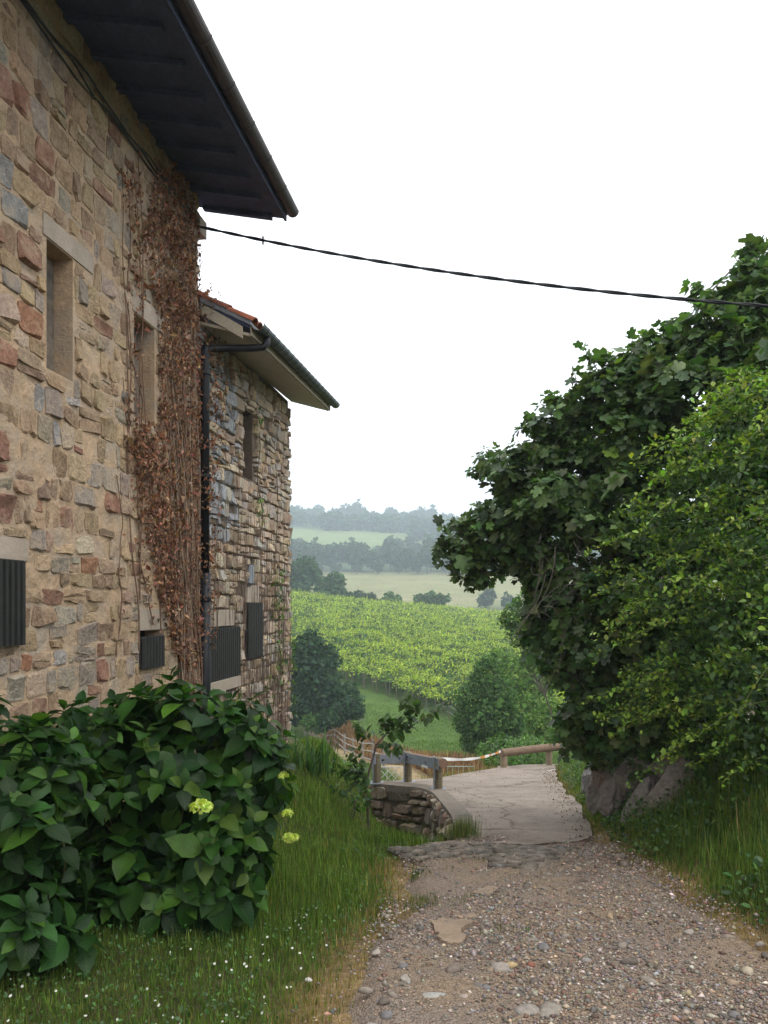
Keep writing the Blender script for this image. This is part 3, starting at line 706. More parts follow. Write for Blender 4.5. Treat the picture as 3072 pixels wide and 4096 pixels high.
for s_ in np.arange(S0, R1E, .62):
    mb = MB(); an = math.pi+np.linspace(0, math.pi, 9); mb.tube([W(s_, SOF_E+.10+.089*math.sin(a), OVER+.115+.089*math.cos(a)) for a in an], .007, 5); mb.build('gutter_bracket', M['gutter2'], rf)
def tile_mesh():
    n = 7; an = np.linspace(0, math.pi, n); V = []
    for k, (y_, ro) in enumerate(((0, .105), (.42, .085))):
        V += [(ro*math.cos(a), y_, ro*math.sin(a)*.8) for a in an]+[((ro-.016)*math.cos(a), y_, (ro-.016)*math.sin(a)*.8) for a in an[::-1]]
    k = 2*n; Fq = [(j, (j+1) % k, k+(j+1) % k, k+j) for j in range(k)]+[tuple(range(k))[::-1], tuple(k+j for j in range(k))]
    return np.array(V), Fq
TV, TF = tile_mesh()
tcols = [(.30, .10, .055), (.24, .085, .05), (.34, .13, .075), (.20, .10, .07)]
tms = [meshdata('tile', TV, TF, M['tile'], col=np.array(c)) for c in tcols]
def put_tile(parent, p, ydir, updir, k):
    o = bpy.data.objects.new('tile', tms[k % 4]); link(o, parent)
    Yd = ydir/np.linalg.norm(ydir); Xd = np.cross(Yd, updir); Xd /= np.linalg.norm(Xd); Zd = np.cross(Xd, Yd)
    Mx = Matrix.Identity(4); org = ORG[parent]
    for a in range(3):
        Mx[a][0], Mx[a][1], Mx[a][2], Mx[a][3] = float(Xd[a]), float(Yd[a]), float(Zd[a]), float(p[a]-org[a])
    o.matrix_local = Mx
k = 0
sl1 = nv*OVER+UP*(SOF_W-SOF_E)
for i, s_ in enumerate(np.arange(S0-.3, R1E+.08, .205)):
    for row in range(2):
        o_ = OVER+.10-.36*row; put_tile(rf, W(s_, roof1(min(o_, OVER))+.115+.012*row, o_), sl1, UP, i*3+row)
for row in range(2, 20): o_ = OVER+.10-.36*row; put_tile(rf, W(R1E+.03, roof1(o_)+.125, o_), nv*.36+UP*(roof1(o_-.36)-roof1(o_)), UP, row)
mb = MB(); wbox(mb, S_END-.05, S_END+.19, 6.62, 6.84, -.35, .05); mb.build('wall_plate', M['concrete'], house)
# drain pipe in the corner
zb = -1.3; ztop = 5.06
mb = MB(); mb.tube([W(9.40, zb, .085), W(9.40, 2.0, .085)], .078, 12); mb.tube([W(9.40, 1.98, .085), W(9.40, ztop-.05, .085), W(9.41, ztop+.03, .10)], .062, 12); dp = mb.build('drainpipe', M['pipe'], house, smooth=True)
for z_ in (1.62, 3.3, 4.7):
    mb = MB(); mb.tube([W(9.40, z_, .085), W(9.40, z_+.045, .085)], .088, 12); wbox(mb, 9.30, 9.5, z_+.012, z_+.03, 0, .05); mb.build('pipe_clip', M['pipe'], dp)

# ---- the lower wing ----
wing = thing('stone_wing', 'lower grey rubble-stone wing with cream soffit and red clay tiles', 'house', W(11.6, -1.3))
wl2 = wall_mesh(S_END+.01, S2, -3.4, 5.60, OFF2, [win_slit, gr_big, gr_narrow], .16, 6).build('wall', M['mortar2'], wing)
lintB = rect(812, 925, 2440, 2506, OFF2); lintB[2] = gr_big[3]+.012; lintB[0] = S_END+.02
lintN = rect(968, 1024, 2338, 2406, OFF2); lintN[2] = gr_narrow[3]+.012
panN = rect(985, 1004, 2258, 2332, OFF2)
sillB = rect(812, 927, 2732, 2782, OFF2); sillB[0] = S_END+.02
avoid2 = [expand(h, .02) for h in (win_slit, gr_big, gr_narrow)]+[expand(h, .01) for h in (lintB, lintN, panN, sillB)]
pal2 = [(.40, .34, .275), (.33, .265, .20), (.43, .33, .215), (.35, .34, .325), (.26, .195, .145), (.48, .41, .32)]
st2 = lay_stones(S_END+.02, S2+.015, -2.4, 5.45, OFF2, avoid2, (.11, .27), (.12, .42), .014, 23, (.03, .085), pal2, [.26, .2, .17, .17, .1, .1], skip=.02, split=.38)
for q in st2:
    if q[3][0] < 11 and q[3][1] > 2.5 and rng.random() < .6: q[2] = np.array((.27, .275, .28))*math.exp(rng.normal(0, .15))
emit_stones(st2, wl2, M['stone2'], lambda s, z: z > -1.6)
for l in (lintB, lintN): mb = MB(); wbox(mb, l[0], l[1], l[2], l[3], OFF2-.1, OFF2+.06); mb.build('lintel', M['concrete'], wing)
mb = MB(); wbox(mb, panN[0], panN[1], panN[2], panN[3], OFF2-.1, OFF2+.055); mb.build('grey_panel', M['zinc'], wing)
mb = MB(); wbox(mb, sillB[0], sillB[0]+(sillB[1]-sillB[0])*.52, sillB[2], sillB[3], OFF2-.1, OFF2+.17); wbox(mb, sillB[0]+(sillB[1]-sillB[0])*.53, sillB[1], sillB[2]+.02, sillB[3]-.003, OFF2-.1, OFF2+.15); mb.build('sill', M['concrete'], wing)
for h in (win_slit,): mb = MB(); wbox(mb, h[0]-.02, h[1]+.02, h[2]-.02, h[3]+.02, OFF2-.2, OFF2-.158); mb.build('window_infill', M['recess'], wing)
for h in (gr_big, gr_narrow): mb = MB(); wbox(mb, h[0]-.02, h[1]+.02, h[2]-.02, h[3]+.02, OFF2-.2, OFF2-.158); mb.build('dark_opening', M['slat'], wing)
grille(wing, gr_big, 15, OFF2+.055, .03, drop=.02); grille(wing, gr_narrow, 8, OFF2+.055, .03)
mb = MB(); mb.tube([W(gr_narrow[0]-.16, gr_narrow[2]+.42, OFF2+.05), W(gr_narrow[0]+.1, gr_narrow[2]+.44, OFF2+.12)], .012, 6); mb.build('shutter_catch', M['slat'], wing)
mb = MB(); wbox(mb, panN[0]-.16, panN[0]+.03, panN[2]-.05, panN[2]-.02, OFF2, OFF2+.08); mb.build('iron_bracket', M['slat'], wing)
# wing roof: eave along the facade, sloping up and back
E0, E1, OV2 = 9.40, 14.15, .72
def ez(s): return 5.30+.050*(s-E0)
RS = .50
mb = MB(); V = []
for s_ in (E0, E1):
    for o_ in (OV2, -5.5): z_ = ez(s_)+(OV2-o_)*RS; V += [W(s_, z_, o_), W(s_, z_+.09, o_)]
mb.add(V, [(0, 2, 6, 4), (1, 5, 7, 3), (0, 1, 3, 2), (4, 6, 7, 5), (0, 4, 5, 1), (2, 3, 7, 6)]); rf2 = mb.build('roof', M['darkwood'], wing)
# cream soffit and verge board
mb = MB(); V = []
for s_ in (E0+.015, E1-.01):
    V += [W(s_, ez(s_)-.10, OV2-.01), W(s_, ez(s_)-.06, OV2-.01), W(s_, ez(s_)+(OV2)*RS*.62-.10, OFF2+.0), W(s_, ez(s_)+(OV2)*RS*.62-.06, OFF2+.0)]
mb.add(V, [(0, 2, 6, 4), (1, 5, 7, 3), (0, 1, 3, 2), (4, 6, 7, 5), (0, 4, 5, 1), (2, 3, 7, 6)]); mb.build('soffit', M['cream'], rf2)
mb = MB(); p0 = W(E0-.012, ez(E0)-.13, OV2-.10); p1 = W(E0-.012, ez(E0)+(OV2-.03)*RS-.12, .03); mb.box(p0, dv*.025, p1-p0, UP*.16); mb.build('verge_board', M['cream'], rf2)
mb = MB(); p0 = W(E0-.022, ez(E0)+.035, OV2+.02); p1 = W(E0-.022, ez(E0)+(OV2)*RS+.04, .02); mb.box(p0, dv*.03, p1-p0, UP*.07); mb.build('flashing', M['zinc'], rf2)
mb = MB(); p0 = W(E0+.02, ez(E0)-.09, OV2+.002); p1 = W(E1, ez(E1)-.09, OV2+.002); mb.box(p0, p1-p0, -nv*.02, UP*.17); mb.build('fascia', M['cream'], rf2)
half_pipe(E0-.02, E1+.05, ez(E0)+.05, ez(E1)+.05, OV2+.12, .085, rib=.24).build('gutter', M['gutter'], rf2)
sl2 = nv*1.0+UP*RS; k = 0
for i, s_ in enumerate(np.arange(E0+.06, E1+.05, .195)):
    for row in range(3 if i else 6):
        o_ = OV2+.05-.36*row; zz_ = ez(s_)+(OV2-o_)*RS+.105+.01*row; put_tile(rf2, W(s_, zz_, o_), sl2, UP+.5*-nv, k); k += 1
mb = MB(); oz = ez(9.75)
mb.tube([W(9.78, oz+.02, OV2+.12), W(9.76, oz-.10, OV2+.12), W(9.74, oz-.16, OV2+.07), W(9.66, oz-.19, OV2-.1), W(9.5, oz-.23, .25), W(9.42, oz-.26, .12), W(9.40, oz-.36, .085)], .052, 10); mb.build('downpipe_elbow', M['pipe'], rf2, smooth=True)

# ---------------- cables ----------------
mb = MB()
for k in range(3):
    ss = np.linspace(S0, S_END, 60); z_ = 6.74-.05*k+.02*np.sin(ss*3.1+k*2)+.012*np.sin(ss*9+k); mb.tube([W(a, b_, .035+.015*math.sin(a*5+k*2)) for a, b_ in zip(ss, z_)], .011, 5)
props(mb.build('wall_cable', M['pipe'], origin=W(6, 6.7)), 'dark bundle of cables running along the house wall under the eave', 'cable')
p0 = W(9.30, 6.68, .03); p1 = at(3072, 1224, 7.6); p2 = p0+(p1-p0)*1.75
mb = MB(); ts = np.linspace(0, 1.75, 420); sag = .13
base = p0[None]+(p1-p0)[None]*ts[:, None]; base[:, 2] -= sag*4*ts*(1-ts)*(ts < 9)
for k in range(2):
    ph = ts*2*math.pi*10+k*math.pi
    off_ = np.stack([np.cos(ph)*.3, np.cos(ph)*.3, np.sin(ph)], 1)*.009
    mb.tube(base+off_, .0125, 6)
mb.tube([base[34]+[0, 0, .05], base[34]-[0, 0, .055]], .012, 5)
props(mb.build('overhead_cable', M['pipe'], origin=p0), 'twisted black overhead cable strung from the house corner across the lane', 'cable')
# ---------------- leaf templates (base at origin, length along +Y, upper side +Z) ----------------
def leaf_ovate(n=7, w=.36, fold=.25, droop=.25, serr=.0, p=.85, stalk=.0):
    t = np.linspace(0, 1, n); hw = w*np.sin(np.pi*t**p)**.9*(1-.15*t); hw[-1] = 0.0; hw[0] = 0.01
    V = []; UVv = []
    for k in range(n):
        z = -droop*t[k]**2; h = hw[k]*(1+(serr if k % 2 else -serr))
        V += [(-h, t[k]+stalk, z+fold*h), (0, t[k]+stalk, z), (h, t[k]+stalk, z+fold*h)]; UVv += [(-h, t[k]), (0, t[k]), (h, t[k])]
    Fc = []
    for k in range(n-1):
        a = 3*k; Fc += [(a, a+1, a+4), (a, a+4, a+3), (a+1, a+2, a+5), (a+1, a+5, a+4)]
    return np.array(V), np.array(Fc), np.array(UVv)
def leaf_lobed():
    pts = [(-.04, .04), (-.24, -.02), (-.42, .10), (-.40, .26), (-.26, .33), (-.44, .46), (-.50, .62), (-.38, .74), (-.19, .60), (-.20, .82), (-.10, .98), (.10, .98), (.20, .82), (.19, .60), (.38, .74), (.50, .62), (.44, .46), (.26, .33), (.40, .26), (.42, .10), (.24, -.02), (.04, .04)]
    V = [(0, .36, .0)]+[(x, y, .22*abs(x)-.22*y*y+.05*math.sin(i*2.1)) for i, (x, y) in enumerate(pts)]
    n = len(pts); Fc = [(0, 1+(i+1) % n, 1+i) for i in range(n)]
    V = np.array(V); V[:, 1] += .12
    return V, np.array(Fc), V[:, :2]
def leaf_lobed_low():
    pts = [(0, .03), (-.28, -.02), (-.43, .14), (-.33, .32), (-.49, .52), (-.40, .72), (-.22, .66), (-.15, .93), (.15, .93), (.22, .66), (.40, .72), (.49, .52), (.33, .32), (.43, .14), (.28, -.02)]
    V = np.array([(0, .40, .0)]+[(x, y, .22*abs(x)-.22*y*y) for x, y in pts]); n = len(pts); Fc = [(0, 1+(i+1) % n, 1+i) for i in range(n)]; V[:, 1] += .12
    return V, np.array(Fc), None
FIGL = leaf_lobed_low()
HYD = leaf_ovate(8, .36, .28, .30, .05); FIG = leaf_lobed(); OVA = leaf_ovate(4, .33, .25, .2); SPR = leaf_ovate(3, .28, .15, .15)
DIA = (np.array([(-.5, .45, .12), (0, 0, 0), (.5, .45, .12), (0, 1, -.1)], float), np.array([(0, 1, 2), (0, 2, 3)]), None)

def hull_points(blobs, dens, inner=.92):
    """points on the outside of a union of ellipsoids with outward normals; blobs = [(centre, radii3)]"""
    PP, NN = [], []
    for i, (c, r) in enumerate(blobs):
        c = np.array(c); r = np.array(r); area = 4*math.pi*((r[0]*r[1])**1.6+(r[0]*r[2])**1.6+(r[1]*r[2])**1.6)**(1/1.6)/3**(1/1.6)
        m = max(3, int(area*dens)); u = unit(m); p = c+u*r*rng.uniform(.88, 1.06, (m, 1)); nn = u/r; nn /= np.linalg.norm(nn, axis=1)[:, None]
        keep = np.ones(m, bool)
        for j, (c2, r2) in enumerate(blobs):
            if j != i: keep &= (((p-c2)/r2)**2).sum(1) > inner**2
        PP.append(p[keep]); NN.append(nn[keep])
    return np.concatenate(PP), np.concatenate(NN)
def rosettes(P, A, k, size, el=(-.35, 1.0), grow=.55, droop=.25, spread=.2):
    """k leaves round each shoot tip P with axis A -> positions, frames, sizes"""
    n = len(P); A = A+rng.normal(0, spread, A.shape); A /= np.linalg.norm(A, axis=1)[:, None]
    X = np.cross(A, unit(n)); X /= np.linalg.norm(X, axis=1)[:, None]; Yv = np.cross(A, X)
    OP, OY, ON, OS = [], [], [], []
    for q in range(k):
        f = (q+rng.uniform(-.3, .3, n))/max(1, k-1); ph = q*2.4+rng.normal(0, .35, n)
        e = el[0]+(el[1]-el[0])*np.clip(f, 0, 1)+rng.normal(0, .15, n)
        rad = np.cos(ph)[:, None]*X+np.sin(ph)[:, None]*Yv
        y = np.cos(e)[:, None]*rad+np.sin(e)[:, None]*A; y[:, 2] -= droop*(1-.7*f); nn = np.cos(e)[:, None]*A-np.sin(e)[:, None]*rad
        sz = size*(1-grow*np.clip(f, 0, 1))*np.exp(rng.normal(0, .18, n))
        OP.append(P-A*(size*.35*(1-f))[:, None]+rad*size*.08); OY.append(y); ON.append(nn); OS.append(sz)
    return np.concatenate(OP), rot_frames(np.concatenate(OY), np.concatenate(ON)), np.concatenate(OS)
def loose(P, N, size, up=.5, var=.25):
    n = len(P); Yd = unit(n)+N*.5; Nd = N+np.array([0, 0, up])+rng.normal(0, .45, (n, 3))
    return P, rot_frames(Yd, Nd), size*np.exp(rng.normal(0, var, n))
def limb(mb, a, b, r0, r1, bend=.12, n=7, c=(.16, .14, .12)):
    a, b = np.array(a, float), np.array(b, float); t = np.linspace(0, 1, n)[:, None]; L = np.linalg.norm(b-a)
    w = unit(1)[0]*L*bend; w2 = unit(1)[0]*L*bend*.5
    P = a+(b-a)*t+w*np.sin(np.pi*t)+w2*np.sin(2*np.pi*t); mb.tube(P, np.linspace(r0, r1, n), 6, c); return P

# ---------------- hydrangeas ----------------
HG = [(.010, .034, .007), (.014, .046, .008), (.019, .060, .008), (.009, .031, .008), (.042, .10, .012)]
def hydrangea(label, loc, blobs, dens, flowers):
    t_ = thing('hydrangea_bush', label, 'bush', loc, 'hydrangeas along the house')
    P, N = hull_points(blobs, dens); k = P[:, 2] > terrain(P[:, 0], P[:, 1])+.12; P, N = P[k], N[k]
    A = N*.75+np.array([0, 0, .75]); lp, R, S = rosettes(P, A, 6, .185, (-.45, 1.0), .5, .22, .25)
    c2 = [(np.array(c), np.array(r)*.72) for c, r in blobs]; Pi, Ni = hull_points(c2, dens*.8); lpi, Ri, Si = rosettes(Pi, Ni*.6+UP*.6, 5, .17, (-.5, .6), .3, .3, .3)
    c3 = [(np.array(c), np.array(r)*.45) for c, r in blobs]; Pj, Nj = hull_points(c3, dens*1.5); lpj, Rj, Sj = rosettes(Pj, Nj*.6+UP*.4, 5, .19, (-.7, .4), .1, .3, .3)
    lp, R, S = np.concatenate([lp, lpi, lpj]), np.concatenate([R, Ri, Rj]), np.concatenate([S, Si, Sj])
    cols = jitter_cols(HG, len(lp), .22, .08)
    leaf_objects(t_, 'leaf', HYD[0], HYD[1], lp, R, S, cols, M['gloss_leaf'], HYD[2], 300, variants=10, smooth_=True)
    mb = MB(); g0 = np.array(loc)
    for i in range(40):
        c, r = blobs[i % len(blobs)]; tgt = np.array(c)+unit(1)[0]*np.array(r)*.75
        limb(mb, g0+np.array([rng.normal(0, .12), rng.normal(.1, .1), 0]), tgt, .009, .004, .08, 6, (.12, .11, .05))
    mb.build('stems', M['bark'], t_)
    for px, py, y_, r_ in flowers:
        c = at(px, py, y_); n = 240; u = unit(n); u[:, 2] = np.abs(u[:, 2])*.9-.25; p = c+u*np.array([1, 1, .75])*r_*rng.uniform(.75, 1, (n, 1))
        lp_, R_, S_ = loose(p, u, r_*.36, .2); V, Q, C, U = scatter_arrays(*DIA[:2], lp_, R_, S_, jitter_cols([(.42, .50, .06), (.36, .47, .07), (.50, .56, .16)], n, .12, .05)); mk('flower_head', V, Q, M['leaf'], t_, col=C)
    return t_
def gl(x, y, dz=-.02): return (x, y, float(terrain(x, y))+dz)
def bl(px, py, y, r): r = (r, r, r) if np.isscalar(r) else r; return (at(px, py, y), r)
hydrangea('large dark green hydrangea bush with yellow-green flower heads against the house', gl(-1.5, 5.3),
          [((-1.50, 5.35, .25), (.80, .66, .74)), bl(930, 3080, 5.35, (.42, .5, .5)), bl(330, 3060, 5.55, (.52, .5, .5)), bl(640, 2960, 5.6, (.55, .5, .42)), bl(860, 3420, 4.95, (.38, .4, .45)), bl(560, 3560, 4.9, (.6, .4, .45))], 24,
          [(802, 3226, 4.52, .062), (1043, 2985, 5.15, .055), (1132, 3102, 5.1, .038), (1150, 3252, 5.0, .035), (1166, 3352, 4.95, .05)])
hydrangea('smaller hydrangea bush without flowers cut by a gap from the large one', gl(-2.15, 4.15),
          [bl(-20, 3380, 4.15, (.50, .5, .60)), bl(90, 3120, 4.4, (.42, .4, .35)), bl(-160, 3600, 3.9, (.5, .45, .45)), bl(-300, 3200, 4.3, (.55, .5, .7)), bl(30, 3680, 4.0, (.42, .38, .36))], 24, [])

# ---------------- fig tree ----------------
fig = thing('fig_tree', 'spreading fig tree with broad lobed leaves leaning over the lane', 'tree', gl(5.0, 11.0))
FB = [(1860, 2165, 11.5, .48), (1930, 2290, 11.3, .34), (2010, 2130, 11.2, .62), (1970, 1865, 11.3, .32), (2085, 1885, 11.0, .38), (2130, 2050, 10.9, .55), (2200, 1860, 10.6, .48), (2262, 1700, 10.4, .42), (2300, 2000, 10.2, .7),
      (2420, 1770, 10.2, .58), (2440, 1580, 10.0, .40), (2550, 1480, 9.8, .42), (2600, 1700, 9.8, .7), (2520, 2050, 9.8, .8), (2640, 1385, 9.7, .32), (2750, 1440, 9.5, .55), (2730, 1300, 9.5, .22), (2850, 1180, 9.4, .29), (2900, 1370, 9.3, .48),
      (2975, 1085, 9.3, .21), (3010, 1230, 9.2, .38), (3005, 995, 9.3, .14), (3090, 1100, 9.2, .32), (3100, 1400, 9.0, .7), (2850, 1600, 9.2, .8), (3050, 1600, 8.8, .8), (3250, 1300, 9, .8), (3280, 1600, 8.8, .9),
      (2150, 2260, 11.0, .5), (2200, 2440, 10.8, .55), (2300, 2300, 10.3, .7), (2300, 2640, 10.5, .5), (2420, 2550, 10.0, .8), (2350, 2820, 10.3, .45), (2500, 2780, 9.9, .7), (2600, 2400, 9.6, .9), (2700, 2650, 9.3, .8), (2640, 2900, 9.5, .5), (2310, 2930, 10.9, .36), (2420, 3000, 10.6, .34), (2600, 3000, 9.7, .4), (2780, 3010, 9.1, .45), (2960, 3060, 8.5, .5), (3120, 3100, 8.0, .5),
      (2900, 2300, 9, .9), (3000, 2750, 8.8, .8), (3180, 2300, 8.6, .9), (2420, 2940, 10.2, .35), (2980, 1930, 9.2, .75), (3120, 2000, 8.9, .85), (2800, 2050, 9.6, .8)]
blobs = [bl(px, py, y, (r*.80, r*.9, r*.76)) for px, py, y, r in FB]
for c, r in list(blobs):
    if r[0] < .3: continue
    for q in range(5):
        u = unit(1)[0]; u[1] = -abs(u[1]); k_ = rng.uniform(.14, .26); blobs.append((np.array(c)+u*np.array(r)*rng.uniform(.95, 1.12), (k_, k_, k_*.8)))
P, N = hull_points(blobs, 30, .8); P = P+N*rng.normal(0, .06, (len(P), 1)); A = N*.5+UP*.85
lp, R, S = rosettes(P, A, 7, .128, (-.4, .9), .45, .3, .3)
c2 = [(c, np.array(r)*.66) for c, r in blobs]+[bl(2750, 2150, 9.9, .6), bl(2950, 2150, 9.6, .7), bl(2850, 1850, 9.8, .6), bl(3050, 1900, 9.4, .7), bl(2800, 2400, 9.6, .7), bl(3000, 2450, 9.3, .7), bl(2650, 1950, 10.1, .6)]; Pi, Ni = hull_points(c2, 12, .8); lpi, Ri, Si = rosettes(Pi, Ni*.6+UP*.5, 5, .16, (-.6, .5), .2, .3, .3)
# leafy shoots standing out of the crown
tw = MB(); TP, TY = [], []
cand = np.where((N[:, 2] > .1) & (N[:, 1] < .5))[0]
for i in rng.choice(cand, 170, replace=False):
    d = N[i]*.5+UP*.8+rng.normal(0, .3, 3)+np.array([-.15, 0, 0]); d /= np.linalg.norm(d); L = rng.uniform(.12, .36); t = np.linspace(0, 1, 6)[:, None]
    path = P[i]-d*.1+d*L*t+np.array([-.05, 0, .08])*t*t*L; tw.tube(path, np.linspace(.008, .004, 6), 4, (.13, .14, .08))
    for q in range(2, 6):
        for k in range(3 if q < 5 else 5): ang = unit(1)[0]; TP.append(path[q]); TY.append(ang*.9+d*.35*(1 if q == 5 else 0)-UP*.2)
tw.build('shoots', M['bark'], fig, kind='stuff')
TP = np.array(TP); TY = np.array(TY); tR = rot_frames(TY, UP[None]+rng.normal(0, .35, TY.shape)); tS = .115*np.exp(rng.normal(0, .25, len(TP)))
lp, R, S = np.concatenate([lp, lpi, TP]), np.concatenate([R, Ri, tR]), np.concatenate([S, Si, tS])
FG = [(.060, .110, .032), (.082, .140, .042), (.050, .092, .032), (.11, .175, .050), (.072, .122, .044)]
cols = jitter_cols(FG, len(lp), .28, .10); S = S*np.exp(rng.normal(0, .22, len(S))); yk = rng.random(len(lp)) < .015; cols[yk] = (.16, .26, .035)
leaf_objects(fig, 'leaf', FIG[0], FIG[1], lp, R, S, cols, M['leaf'], None, 300, variants=10, stuff='crown', low=FIGL, score=-np.abs(lp[:, 0]*.6)-lp[:, 1]*.5)
mb = MB(); g0 = np.array(gl(5.0, 11.0)); fork = at(2560, 2450, 10.4); fc = (.20, .18, .15)
Pm = limb(mb, g0, fork, .15, .10, .06, 9, fc); limb(mb, g0+[.3, .2, 0], at(2900, 1900, 9.8), .13, .07, .06, 9, fc); limb(mb, g0, at(3100, 1700, 9.4), .1, .06, .06, 9, fc)
mb.build('trunk', M['bark'], fig, smooth=True)
mb = MB()
mb.tube([at(2760, 2150, 9.9), at(2420, 2190, 10.0), at(2310, 2195, 10.1), at(2290, 2060, 10.2), at(2260, 1900, 10.3)], [.05, .042, .035, .028, .02], 7, fc)
mb.tube([at(2310, 2195, 10.1), at(2150, 2190, 10.6), at(2050, 2150, 11.0)], [.03, .022, .014], 6, fc)
mb.tube([at(2560, 2110, 9.9), at(2420, 2250, 9.8), at(2400, 2330, 9.75), at(2370, 2420, 9.7)], [.035, .03, .026, .02], 6, fc)
mb.tube([at(2400, 2330, 9.75), at(2480, 2380, 9.6), at(2530, 2440, 9.5)], [.015, .01, .006], 5, fc)
mb.tube([at(2100, 1900, 11), at(2010, 1910, 11.1), at(1960, 1880, 11.2)], [.018, .014, .01], 5, fc)
for i, (c, r) in enumerate(blobs[:len(FB)]):
    src = Pm[rng.integers(4, 9)] if rng.random() < .6 else fork; limb(mb, src+(c-src)*.25*rng.random(), c, .028, .010, .10, 7, fc)
    for q in range(3): limb(mb, c, c+unit(1)[0]*np.array(r)*.9+UP*.1, .010, .004, .12, 5, fc)
mb.build('branches', M['bark'], fig, smooth=True)
# bare hanging twigs under the crown
mb = MB()
for i in range(60):
    a = at(rng.uniform(2150, 2560), rng.uniform(2120, 2480), rng.uniform(9.4, 10.0)); d = np.array([rng.normal(0, .25), rng.normal(0, .1), rng.normal(-.12, .22)]); n = 7; t = np.linspace(0, 1, n)[:, None]
    mb.tube(a+d*t*1.5+np.array([0, 0, -.25])*t*t+unit(1)[0]*.10*np.sin(t*4), np.linspace(.007, .002, n), 4, (.15, .13, .11))
mb.build('bare_twigs', M['bark'], fig, kind='stuff')

# ---------------- bramble in front of the fig ----------------
bram = thing('bramble_thicket', 'light green bramble thicket with arching canes and pale blossom', 'bramble', gl(4.0, 7.6))
BB = [(2800, 1830, 7.7, .34), (2960, 1740, 7.4, .42), (3080, 1620, 7.1, .42), (2700, 2120, 7.9, .42), (2880, 2050, 7.5, .5), (3040, 1950, 7.1, .5), (2640, 2380, 8.1, .38), (2820, 2400, 7.7, .5), (3010, 2350, 7.2, .55), (2780, 2680, 7.9, .42), (2960, 2700, 7.4, .5), (3130, 2500, 6.8, .6), (3120, 2150, 6.9, .55), (3120, 2900, 7.0, .5), (2850, 2930, 7.9, .35), (2640, 2800, 8.4, .35)]
blobs = [bl(px, py, y, (r, r*.9, r*.85)) for px, py, y, r in BB]
P, N = hull_points(blobs, 330, .85); P = P+N*rng.normal(0, .09, (len(P), 1)); lp, R, S = loose(P, N*.7, .062, .8)
mb = MB(); CP, CN = [], []
for i in range(150):
    c, r = blobs[rng.integers(0, len(blobs))]; u = unit(1)[0]; u[1] = -abs(u[1]); a = np.array(c)+u*np.array(r)*.8; L = rng.uniform(.35, .9)
    d = np.array([-abs(rng.normal(.75, .3)), rng.normal(-.15, .25), rng.normal(.15, .3)]); d /= np.linalg.norm(d); n = 9; t = np.linspace(0, 1, n)[:, None]
    path = a+d*L*t-UP*.38*L*t*t; mb.tube(path, np.linspace(.005, .002, n), 4, (.14, .17, .05))
    for q in range(2, n):
        for w_ in range(5): CP.append(path[q]+rng.normal(0, .022, 3)); CN.append(np.array([rng.normal(0, .3), -.25, 1.0]))
mb.build('canes', M['bark'], bram, kind='stuff')
CP = np.array(CP); CN = np.array(CN); cp, cR, cS = loose(CP, CN, .052, .8)
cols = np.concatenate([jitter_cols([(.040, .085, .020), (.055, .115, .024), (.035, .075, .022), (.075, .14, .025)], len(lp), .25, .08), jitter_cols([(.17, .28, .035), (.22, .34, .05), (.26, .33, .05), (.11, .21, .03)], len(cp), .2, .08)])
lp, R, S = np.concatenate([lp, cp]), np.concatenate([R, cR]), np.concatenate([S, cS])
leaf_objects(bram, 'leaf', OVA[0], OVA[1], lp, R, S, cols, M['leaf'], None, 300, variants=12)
for i in range(26):
    c, r = blobs[rng.integers(0, len(blobs))]; u = unit(1)[0]; u[1] = -abs(u[1])*1.2; u /= np.linalg.norm(u); p0 = np.array(c)+u*np.array(r)*1.05; n = 26
    pp = p0+rng.normal(0, .03, (n, 3)); a_, b_, c_ = loose(pp, unit(n), .022, .3); V, Q, C, U = scatter_arrays(*DIA[:2], a_, b_, c_, jitter_cols([(.42, .36, .33), (.30, .24, .18), (.22, .20, .12)], n, .2, .05)); mk('blossom', V, Q, M['leaf'], bram, col=C)

# ---------------- dead creeper on the house ----------------
def inpoly(x, y, poly):
    c = np.zeros(len(x), bool); n = len(poly)
    for i in range(n):
        x0, y0 = poly[i]; x1, y1 = poly[(i+1) % n]
        k = ((y0 > y) != (y1 > y)) & (x < (x1-x0)*(y-y0)/(y1-y0+1e-9)+x0); c ^= k
    return c
vs = 3072/1659
dense = [(a*vs, b_*vs) for a, b_ in [(330, 370), (372, 350), (410, 420), (422, 500), (424, 800), (424, 1530), (398, 1530), (385, 1440), (362, 1390), (330, 1250), (300, 1120), (285, 1000), (275, 930), (337, 900), (337, 690), (322, 620), (300, 500)]]
side = [(a*vs, b_*vs) for a, b_ in [(420, 610), (450, 640), (462, 800), (452, 1000), (446, 1250), (440, 1400), (418, 1400)]]
thin = [(a*vs, b_*vs) for a, b_ in [(245, 350), (300, 350), (310, 620), (300, 800), (290, 1000), (310, 1200), (345, 1380), (330, 1380), (290, 1150), (262, 950), (260, 860), (285, 700), (270, 480)]]
crp = thing('dead_creeper', 'dead brown creeper with dry curled leaves climbing the house corner', 'creeper', W(9.0, -.7, .05))
CPs = []
def sample_poly(poly, n):
    xs = [p[0] for p in poly]; ys = [p[1] for p in poly]; x = rng.uniform(min(xs), max(xs), n*3); y = rng.uniform(min(ys), max(ys), n*3); k = inpoly(x, y, poly); return x[k][:n], y[k][:n]
stems = MB(); SPs = []
def in_hole(s, z): return any(h[0]+.03 < s < h[1]-.02 and h[2]+.03 < z < h[3]-.02 for h in (win_up1, win_up2, gr_small))
